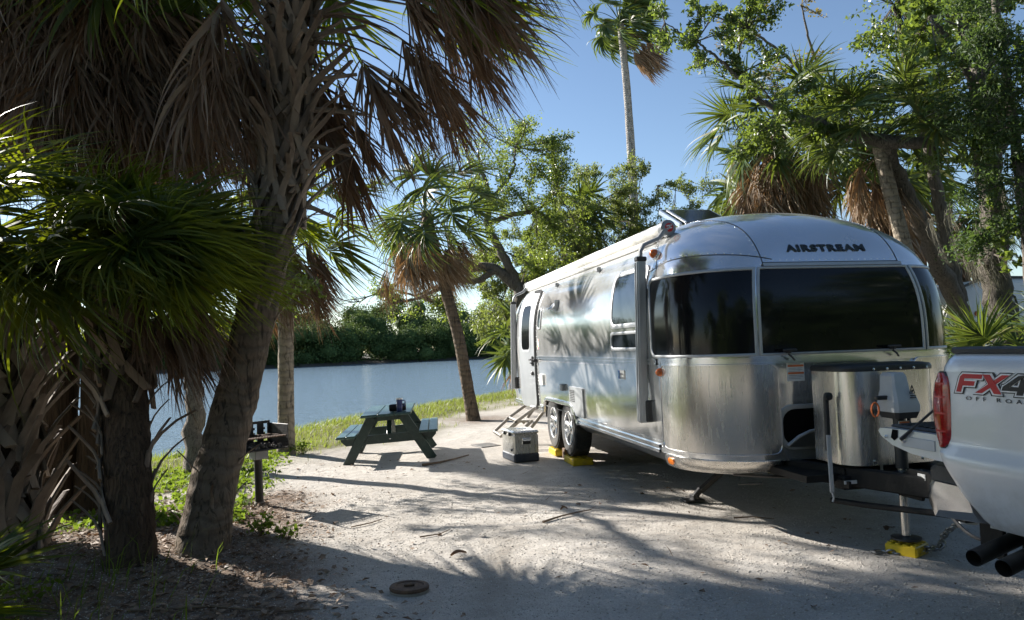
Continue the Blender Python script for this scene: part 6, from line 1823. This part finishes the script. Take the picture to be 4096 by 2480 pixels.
# ------------------------------------------------------------------ charcoal grill on a post
gx_, gy_ = -1.19, 8.17
gr = thing('park_grill', (gx_, gy_, gz(gx_, gy_)), 'black steel park grill on a round post beside the leaning palm', 'grill')
M['grillblack'] = pm('flaking grill steel', (.016, .015, .015), (.03, .028, .026), 12, .55, bump=.25, bscale=40, dirt=(.12, .09, .07), dscale=5, damt=.5)
zg = gz(gx_, gy_)
mb = MB(); mb.cyl((gx_, gy_, zg - .05), (gx_ - .01, gy_, zg + .52), .042, 16); mb.build('post', M['grillblack'], gr)
mb = MB(); mb.lathe((gx_, gy_, zg - .02), (0, 0, 1), [(.06, 0), (.052, .05), (.045, .06)], 14); mb.build('collar', M['concrete'], gr)
GR = Matrix.Rotation(R_(38), 3, 'Z')          # open side looks towards the pad
go = Vector((gx_, gy_ + .0, zg))
def gp(x, y, z): return go + GR @ Vector((x, y, z))
def gbox(mb, c, d, ch=.003): mb.box(gp(*c), d, ch=ch, M=GR)
mb = MB(); gbox(mb, (0, 0, .53), (.15, .13, .10), .006); mb.build('socket', M['grey'], gr)
fz, wz, dz = .585, .48, .36
mb = MB(); gbox(mb, (0, 0, fz), (wz, dz, .012)); mb.build('floor_plate', M['grillblack'], gr)
for nm, c, d in (('side_plate', (-wz / 2, 0, fz + .12), (.008, dz, .245)), ('side_plate', (wz / 2, 0, fz + .12), (.008, dz, .245))):
    mb = MB(); gbox(mb, c, d); mb.build(nm, M['grillblack'], gr)
# back plate with two notched adjustment slots
mb = MB(); yb_ = dz / 2
xs_ = [-wz / 2, .045, .085, .165, .205, wz / 2]
for i in range(5):
    a, b = xs_[i], xs_[i + 1]
    if i in (1, 3):
        gbox(mb, ((a + b) / 2, yb_, fz + .03), (b - a, .008, .05)); gbox(mb, ((a + b) / 2, yb_, fz + .255), (b - a, .008, .03))
        for k in range(3): gbox(mb, (a + .008, yb_, fz + .085 + k * .052), (.016, .008, .026))
    else: gbox(mb, ((a + b) / 2, yb_, fz + .1375), (b - a, .008, .265))
mb.build('back_plate', M['grillblack'], gr)
mb = MB()
for k in range(15): gbox(mb, (-.22 + k * .0315, 0, fz + .128), (.010, dz - .02, .010), .002)
for y in (-.15, .15): gbox(mb, (0, y, fz + .120), (wz - .02, .012, .008), .002)
mb.build('grate', M['rust'], gr)
mb = MB(); rr = np.random.default_rng(77)
for k in range(90):
    x, y = rr.uniform(-.21, .21), rr.uniform(-.15, .15); s_ = rr.uniform(.012, .03)
    mb.box(gp(x, y, fz + .012 + rr.uniform(0, .03)), (s_ * 1.6, s_ * 1.2, s_), rot=tuple(rr.uniform(0, 3, 3)), ch=s_ * .25)
mb.build('ash_lumps', pm('grey ash', (.22, .20, .18), (.08, .07, .065), 30, .95), gr, kind='stuff')

# ------------------------------------------------------------------ steel cooler
cx_, cy_ = 1.98, 10.12
cz_ = gz(cx_, cy_)
CR = Matrix.Rotation(R_(8), 3, 'Z')
co = thing('cooler', (cx_, cy_, cz_), 'stainless steel cool box with a dark blue base on the ground by the step', 'cooler')
def cpn(x, y, z): return Vector((cx_, cy_, cz_)) + CR @ Vector((x, y, z))
M['coolsteel'] = alu('cooler steel', (.70, .67, .62), .28, .03, diff=.22)
M['navy'] = pm('navy plastic', (.016, .026, .045), (.012, .02, .035), 9, .5, dirt=(.12, .11, .10), damt=.4)
mb = MB(); mb.box(cpn(0, 0, .24), (.355, .52, .27), ch=.018, M=CR); mb.build('body', M['coolsteel'], co)
mb = MB(); mb.box(cpn(0, 0, .06), (.362, .528, .11), ch=.015, M=CR); mb.build('base', M['navy'], co)
mb = MB(); mb.box(cpn(0, 0, .400), (.37, .535, .05), ch=.02, M=CR); ld = mb.build('lid', M['coolsteel'], co)
mb = MB(); mb.box(cpn(.03, .0, .424), (.12, .09, .016), ch=.006, M=CR); mb.build('lid_opener', M['trim'], ld)
mb = MB(); mb.box(cpn(0, -.263, .285), (.125, .012, .085), ch=.006, M=CR); hd = mb.build('handle_plate', M['trim'], co)
mb = MB(); mb.box(cpn(0, -.272, .272), (.11, .006, .05), ch=.002, M=CR); mb.build('recess', M['black'], hd)
mb = MB(); mb.tube([cpn(-.055, -.272, .30), cpn(-.055, -.30, .30), cpn(.055, -.30, .30), cpn(.055, -.272, .30)], .010, 8); mb.build('grip', M['trim'], hd)
for y in (-.1, .12):
    mb = MB(); mb.box(cpn(-.185, y, .375), (.03, .05, .05), ch=.008, M=CR); mb.build('latch', M['black'], co)
mb = MB(); mb.lathe(cpn(-.178, -.17, .17), CR @ Vector((-1, 0, 0)), [(.018, 0), (.018, .012), (.01, .018)], 12); mb.build('drain_plug', M['navy'], co)

# ------------------------------------------------------------------ levelling blocks
def block(name, x, y, lx, ly, h, label, nx=3, ny=3, group=None, rz=0, z=None):
    z = gz(x, y) - .005 if z is None else z
    RZ = Matrix.Rotation(rz, 3, 'Z')
    b = thing(name, (x, y, z), label, 'levelling block', group)
    mb = MB(); mb.box(Vector((x, y, z + h * .45)), (lx, ly, h * .9), ch=.008, M=RZ); mb.build('base', M['yellow'], b)
    for i in range(nx):
        for j in range(ny):
            mb = MB(); mb.lathe(Vector((x, y, z)) + RZ @ Vector(((i - (nx - 1) / 2) * lx / nx, (j - (ny - 1) / 2) * ly / ny, h * .9)), (0, 0, 1), [(min(lx / nx, ly / ny) * .36, 0), (min(lx / nx, ly / ny) * .33, h * .1)], 10); mb.build('stud', M['yellow'], b)
    for s_ in (-1, 1):
        for i in range(nx):
            mb = MB(); mb.box(Vector((x, y, z)) + RZ @ Vector(((i - (nx - 1) / 2) * lx / nx, s_ * (ly / 2 + .0015), h * .45)), (lx / nx * .62, .004, h * .5), M=RZ); mb.build('side_rib', M['yellow'], b)
    return b
GB = 'yellow plastic levelling blocks'
xw = XC - W0 + .13
block('levelling_block', xw, 9.46, .27, .46, .095, 'yellow block under the front trailer tyre', group=GB, z=0.0)
block('levelling_block', xw - .0, 10.36, .27, .40, .095, 'yellow block under the rear trailer tyre', group=GB, z=0.0)
block('levelling_block', jx, jy - .0, .21, .21, .085, 'yellow block under the foot of the trailer jack', 4, 4, group=GB, rz=.5, z=.002)
wb_ = MB(); wb_.box((xw + .03, 9.93, .07), (.22, .13, .14), ch=.008)
single(wb_, 'wood_chock', M['wood'], (xw + .03, 9.93, 0), 'brown timber chock wedged between the two trailer tyres', 'chock')

# ------------------------------------------------------------------ safety chain lying on the ground
chn = thing('safety_chain', (3.62, 4.64, 0), 'loose grey steel chain with a hook lying by the yellow jack block', 'chain')
def link(c, d, up, r=.024, w=.021, th=.0075):
    d = Vector(d).normalized(); up = Vector(up); s_ = d.cross(up).normalized()
    pts = []
    for k in range(12):
        a = 2 * math.pi * k / 12
        pts.append(Vector(c) + d * r * math.cos(a) + s_ * w * math.sin(a))
    mb = MB(); mb.tube(pts + [pts[0], pts[1]], th, 6, cap=False); return mb
cpath = curve_pts([(3.52, 4.70, .02), (3.57, 4.655, .018), (3.64, 4.63, .02), (3.71, 4.62, .02), (3.76, 4.62, .05), (3.80, 4.60, .08), (3.82, 4.55, .045), (3.85, 4.56, .02), (3.86, 4.60, .05), (3.87, 4.60, .14), (3.86, 4.35, .30), (3.84, 4.1, .48)], 30)
for i in range(len(cpath) - 1):
    d = cpath[i + 1] - cpath[i]
    up = (0, 0, 1) if i % 2 else (.3, .9, .35)
    lk = link((cpath[i] + cpath[i + 1]) / 2, d, up, r=np.linalg.norm(d) * .62 + .004); lk.build('link', M['chain'], chn)
mb = MB(); hk = Vector((3.47, 4.72, .02)); mb.tube([hk + Vector((.05, -.01, 0)), hk + Vector((.03, .02, .005)), hk + Vector((-.02, .028, .008)), hk + Vector((-.055, .008, .008)), hk + Vector((-.05, -.022, .006)), hk + Vector((-.01, -.03, .004)), hk + Vector((.02, -.018, .004))], [.007, .008, .010, .011, .010, .008, .004], 8); mb.build('hook', M['chain'], chn)

# ------------------------------------------------------------------ round utility cap, steel plate, sticks and single leaves
ux, uy = .20, 4.95
uc = thing('utility_cap', (ux, uy, gz(ux, uy)), 'round rusty brown cap on a short concrete collar set in the gravel', 'utility cap')
zu = gz(ux, uy)
mb = MB(); mb.lathe((ux, uy, zu - .045), (.02, .03, 1), [(.135, 0), (.128, .06), (.122, .066)], 30); mb.build('collar', M['concrete'], uc)
mb = MB(); mb.lathe((ux, uy, zu + .015), (.02, .03, 1), [(.126, 0), (.130, .012), (.124, .024), (.095, .026), (.088, .020), (.02, .018)], 30); cpn_ = mb.build('cap', M['rust'], uc)
mb = MB(); mb.box((ux, uy, zu + .041), (.07, .02, .014), ch=.004); mb.box((ux + .01, uy + .01, zu + .042), (.02, .05, .012), ch=.004); mb.build('lug', M['rust'], cpn_)
pl = MB(); pl.box((1.74, 11.75, gz(1.74, 11.75) + .006), (.34, .42, .012), rot=(0, 0, .3), ch=.003)
M['plate'] = pm('dull flat plate', (.16, .155, .145), (.10, .095, .09), 9, .6, dirt=(.35, .31, .26), dscale=6, damt=.8)
single(pl, 'ground_plate', M['plate'], (1.74, 11.75, gz(1.74, 11.75)), 'flat grey cover plate lying in the sand beyond the picnic table', 'cover plate')
M['stick'] = pm('dry stick', (.20, .14, .09), (.11, .075, .05), 12, .9, stretch=(1, 1, 1), bump=.4, bscale=40)
def stick(pts, r, label, lift=.012, group='sticks lying on the gravel'):
    P = [(x, y, gz(x, y) + lift + dz) for x, y, dz in pts]
    mb = MB(); mb.tube(P, list(np.linspace(r, r * .45, len(P))), 7, jit=.15, rnd=random.Random(int(pts[0][0] * 100)))
    return single(mb, 'stick', M['stick'], P[0], label, 'stick', group)
stick([(.62, 9.98, 0), (.85, 10.10, .0), (1.1, 10.30, .005), (1.32, 10.62, .01)], .018, 'curved grey stick beside the right leg of the picnic table', .02)
stick([(1.42, 6.35, 0), (1.62, 6.5, .004), (1.80, 6.62, .004), (1.96, 6.70, 0)], .010, 'thin reddish stick in the sunlit middle of the pad')
stick([(.35, 6.25, 0), (.52, 6.28, 0), (.62, 6.4, .0)], .006, 'small twig in front of the grill shadow')
stick([(-.22, 6.78, 0), (-.05, 6.86, .004), (.05, 6.98, 0)], .007, 'short twig in the litter near the grill shadow')
stick([(3.05, 6.05, 0), (3.2, 6.0, .003), (3.32, 5.85, 0)], .007, 'dark twig near the stabiliser foot')
stick([(-1.5, 4.95, 0), (-1.0, 4.88, .01), (-.6, 4.72, .0), (-.35, 4.7, 0)], .009, 'long dry stalk on the shaded litter below the dark trunk')
rr = np.random.default_rng(88)
def dry_leaf(x, y, L, label, w=.4, rz=0):
    n = 7; rows = []
    for i in range(n):
        u = i / (n - 1); ww = L * w * math.sin(math.pi * min(max(u, .04), .96)) ** .8 / 2; zc = .012 + .02 * math.sin(u * 3.0)
        px_, py_ = (u - .5) * L, 0
        rows.append([(px_, -ww, zc + .012), (px_, 0, zc), (px_, ww, zc + .016)])
    z0 = gz(x, y); c, s_ = math.cos(rz), math.sin(rz)
    mb = MB(); mb.grid([[Vector((x + a * c - b * s_, y + a * s_ + b * c, z0 + d)) for a, b, d in r] for r in rows])
    return single(mb, 'dry_leaf', M['litter'], (x, y, z0), label, 'leaf', 'single leaves on the gravel')
dry_leaf(.60, 5.62, .13, 'curled dark leaf alone on the gravel beyond the round cap', .5, .3)
dry_leaf(1.72, 6.78, .07, 'orange leaf on the sunlit gravel beside the thin reddish stick', .5, .2)
# ------------------------------------------------------------------ ground cover
def put(name, V, F, mat, label, cat):
    return tag(np_mesh(name, V, F, mat, kind='stuff'), label, cat)

def blades(P, h, w, rng, lean=.5, wind=.35):
    """grass blades: two quads, bending"""
    n = len(P); a = rng.uniform(0, 2 * math.pi, n)
    s = np.stack([np.cos(a), np.sin(a), np.zeros(n)], 1) * (w * .5)[:, None]
    d = rng.normal(0, lean, (n, 3)) * np.array((1, 1, 0)) + WIND * wind
    up = np.array((0, 0, 1.0))
    b0, b1 = P - s, P + s
    m = P + (up * .6 + d * .22) * h[:, None]; t = P + (up * .95 + d * .75) * h[:, None]
    V = np.stack([b0, b1, m + s * .8, m - s * .8, t + s * .12, t - s * .12], 1).reshape(-1, 3)
    i = (np.arange(n) * 6)[:, None]
    F = np.concatenate([i + np.array([0, 1, 2, 3]), i + np.array([3, 2, 4, 5])])
    return V, F

def sample(box, n, maskf, rng, thr=None):
    x = rng.uniform(box[0], box[1], n); y = rng.uniform(box[2], box[3], n)
    m = maskf(x, y); k = rng.uniform(0, 1, n) < m
    x, y = x[k], y[k]
    return np.stack([x, y, ground_z(x, y)], 1)

rng = np.random.default_rng(501)
P = np.concatenate([sample((-9, 8, 9, 32), 260000, lambda x, y: grass_mask(x, y) ** 1.8 * .34, rng)])
d_ = shore_d(P[:, 0], P[:, 1])
h = rng.uniform(.05, .13, len(P)) * (1 + .9 * smoothstep(1.6, .5, d_))
V, F = blades(P, h, rng.uniform(.006, .013, len(P)) * (.7 + P[:, 1] * .03), rng)
put('grass', V, F, M['grass'], 'yellow green grass along the edge of the water', 'grass')
P = sample((-5, -.9, 7.2, 14), 6500, lambda x, y: np.clip(smoothstep(-1.1, -1.7, x) * (vnoise(x, y, 1.3, 51) * .5 + .45), 0, 1), rng)
P = np.repeat(P, 4, 0) + rng.normal(0, .035, (len(P) * 4, 3)) * np.array((1, 1, .3)) + np.array((0, 0, .04))
V, F = cards(P, rng.uniform(.035, .085, len(P)), rng, .6, (0, 0, 1), .2)
put('weeds', V, F, M['herb'], 'bright green low weeds on the bank between the palm trunks', 'ground cover')

# single weed clumps
def weed(x, y, n, r, h, label, seed):
    rg_ = np.random.default_rng(seed); z = gz(x, y)
    t = thing('weed_clump', (x, y, z), label, 'weed', 'weed clumps in the litter')
    mb = MB(); P = []
    for k in range(n):
        a = rg_.uniform(0, 6.28); e = np.array((x + math.cos(a) * r * rg_.uniform(.3, 1), y + math.sin(a) * r * rg_.uniform(.3, 1), z + h * rg_.uniform(.4, 1)))
        md = np.array((x, y, z)) * .5 + e * .5 + np.array((0, 0, h * .2)); mb.tube([(x, y, z - .01), tuple(md), tuple(e)], .003, 4, cap=False)
        for j in range(9): P.append(np.array((x, y, z)) + (e - np.array((x, y, z))) * rg_.uniform(.35, 1.05) + rg_.normal(0, .025, 3) + np.array((0, 0, .02)))
    mb.build('stems', M['stick'], t, kind='stuff', fix=False)
    P = np.array(P); P[:, 2] = np.maximum(P[:, 2], z + .012)
    V, F = cards(P, rg_.uniform(.03, .06, len(P)), rg_, .6)
    np_mesh('leaves', V, F, M['herb'], t, kind='stuff')
weed(-.95, 6.55, 12, .22, .20, 'leafy weed clump at the edge of the litter right of the leaning trunk', 1)
weed(-.72, 6.42, 8, .16, .13, 'small weed clump nearest the gravel pad', 2)
weed(-1.45, 7.7, 8, .2, .14, 'weed clump at the foot of the grill post', 3)
weed(-1.1, 12.0, 12, .25, .16, 'weed clump round the foot of the straight bank palm', 4)
weed(-2.2, 5.3, 9, .25, .18, 'dark weed clump in front of the boot wrapped palm', 5)
# long grass in the dark corner
P = sample((-3.2, -1.0, 4.3, 5.9), 420, lambda x, y: np.full(x.shape, .5) * smoothstep(-.6, -1.8, x), rng)
V, F = blades(P, rng.uniform(.10, .34, len(P)), rng.uniform(.006, .011, len(P)), rng, .6, .5)
put('tall_grass', V, F, M['herb'], 'thin tall grass blades in the shaded bottom left corner', 'grass')

# leaf litter
def flat_cards(P, size, rng, aspect):
    n = len(P); a = rng.uniform(0, 6.28, n); L = size[:, None]
    d = np.stack([np.cos(a), np.sin(a), rng.normal(0, .22, n)], 1); s = np.stack([-np.sin(a), np.cos(a), rng.normal(0, .3, n)], 1)
    asp = rng.uniform(*aspect, n)[:, None]; cup = np.array((0, 0, 1)) * L * rng.uniform(-.05, .2, n)[:, None]
    V = np.stack([P - d * L * .5, P + s * L * asp * .5 + cup, P + d * L * .5, P - s * L * asp * .5 + cup], 1).reshape(-1, 3)
    return V, np.arange(4 * n).reshape(n, 4)
def thin_mask(x, y):
    return np.clip(litter_mask(x, y) * .9 + .006 + .05 * smoothstep(.35, .9, vnoise(x, y, 2.3, 91)) + .03 * smoothstep(.6, -.6, x), 0, 1)
P = sample((-5, 5.5, 3.6, 11), 46000, thin_mask, rng)
P[:, 2] += rng.uniform(.006, .022, len(P))
V, F = flat_cards(P, rng.uniform(.018, .075, len(P)), rng, (.2, .7))
put('leaf_litter', V, F, M['litter'], 'brown fallen leaves scattered round the palm trunks', 'leaf litter')
P = sample((-3.5, 2.5, 4.0, 9), 2600, lambda x, y: litter_mask(x, y) * .5 + .012, rng); P[:, 2] += .012
V, F = flat_cards(P, rng.uniform(.08, .22, len(P)), rng, (.03, .07))
put('twig_litter', V, F, M['litter'], 'thin dry twigs and straw on the gravel', 'leaf litter')

# shell grit: loose pebbles, densest near the viewer
def grit(n, box, s0, s1, rng, pw=1.0):
    x = rng.uniform(box[0], box[1], n); y = box[2] + (box[3] - box[2]) * rng.uniform(0, 1, n) ** pw
    k = shore_d(x, y) > 2.5
    x, y = x[k], y[k]; n = len(x)
    z = ground_z(x, y)
    s = rng.uniform(s0, s1, n) ** 1.0 * rng.uniform(.5, 1, n)
    O = np.array([(1, 0, 0), (0, 1, 0), (-1, 0, 0), (0, -1, 0), (0, 0, .55), (0, 0, -.5)], float)
    a = rng.uniform(0, 6.28, n); c, sn = np.cos(a), np.sin(a)
    sc = rng.uniform(.55, 1.0, (n, 1, 3))
    Vl = O[None] * sc * s[:, None, None] + rng.normal(0, .12, (n, 6, 3)) * s[:, None, None]
    X = Vl[..., 0] * c[:, None] - Vl[..., 1] * sn[:, None] + x[:, None]; Y = Vl[..., 0] * sn[:, None] + Vl[..., 1] * c[:, None] + y[:, None]
    Z = Vl[..., 2] + (z + s * .12)[:, None]
    V = np.stack([X, Y, Z], 2).reshape(-1, 3)
    T_ = np.array([(0, 1, 4), (1, 2, 4), (2, 3, 4), (3, 0, 4), (1, 0, 5), (2, 1, 5), (3, 2, 5), (0, 3, 5)])
    F = (T_[None] + (np.arange(n) * 6)[:, None, None]).reshape(-1, 3)
    return V, F
def grit_mat():
    m, t, o = nt('shell grit')
    g = t.nodes.new('ShaderNodeNewGeometry')
    cr = t.nodes.new('ShaderNodeValToRGB')
    el = cr.color_ramp.elements
    el[0].position = 0; el[0].color = (.28, .25, .215, 1); el[1].position = 1; el[1].color = (.68, .645, .59, 1)
    for p_, c_ in ((.3, (.48, .445, .40)), (.6, (.48, .445, .40)), (.85, (.56, .525, .475))):
        e = el.new(p_); e.color = rgba(c_)
    t.links.new(g.outputs['Random Per Island'], cr.inputs[0])
    p = node(t, 'ShaderNodeBsdfPrincipled', Roughness=.9); p.inputs['Specular IOR Level'].default_value = .15
    t.links.new(cr.outputs[0], p.inputs['Base Color']); t.links.new(p.outputs[0], o.inputs['Surface'])
    return m
M['grit'] = grit_mat()
V1, F1 = grit(52000, (-3.0, 6.0, 3.4, 8.5), .004, .012, rng, 1.3)
V2, F2 = grit(7000, (-3.0, 6.0, 3.4, 10), .008, .015, rng, 1.3)
put('gravel', np.concatenate([V1, V2]), np.concatenate([F1, F2 + len(V1)]), M['grit'], 'pale shell gravel over the parking pad', 'gravel')
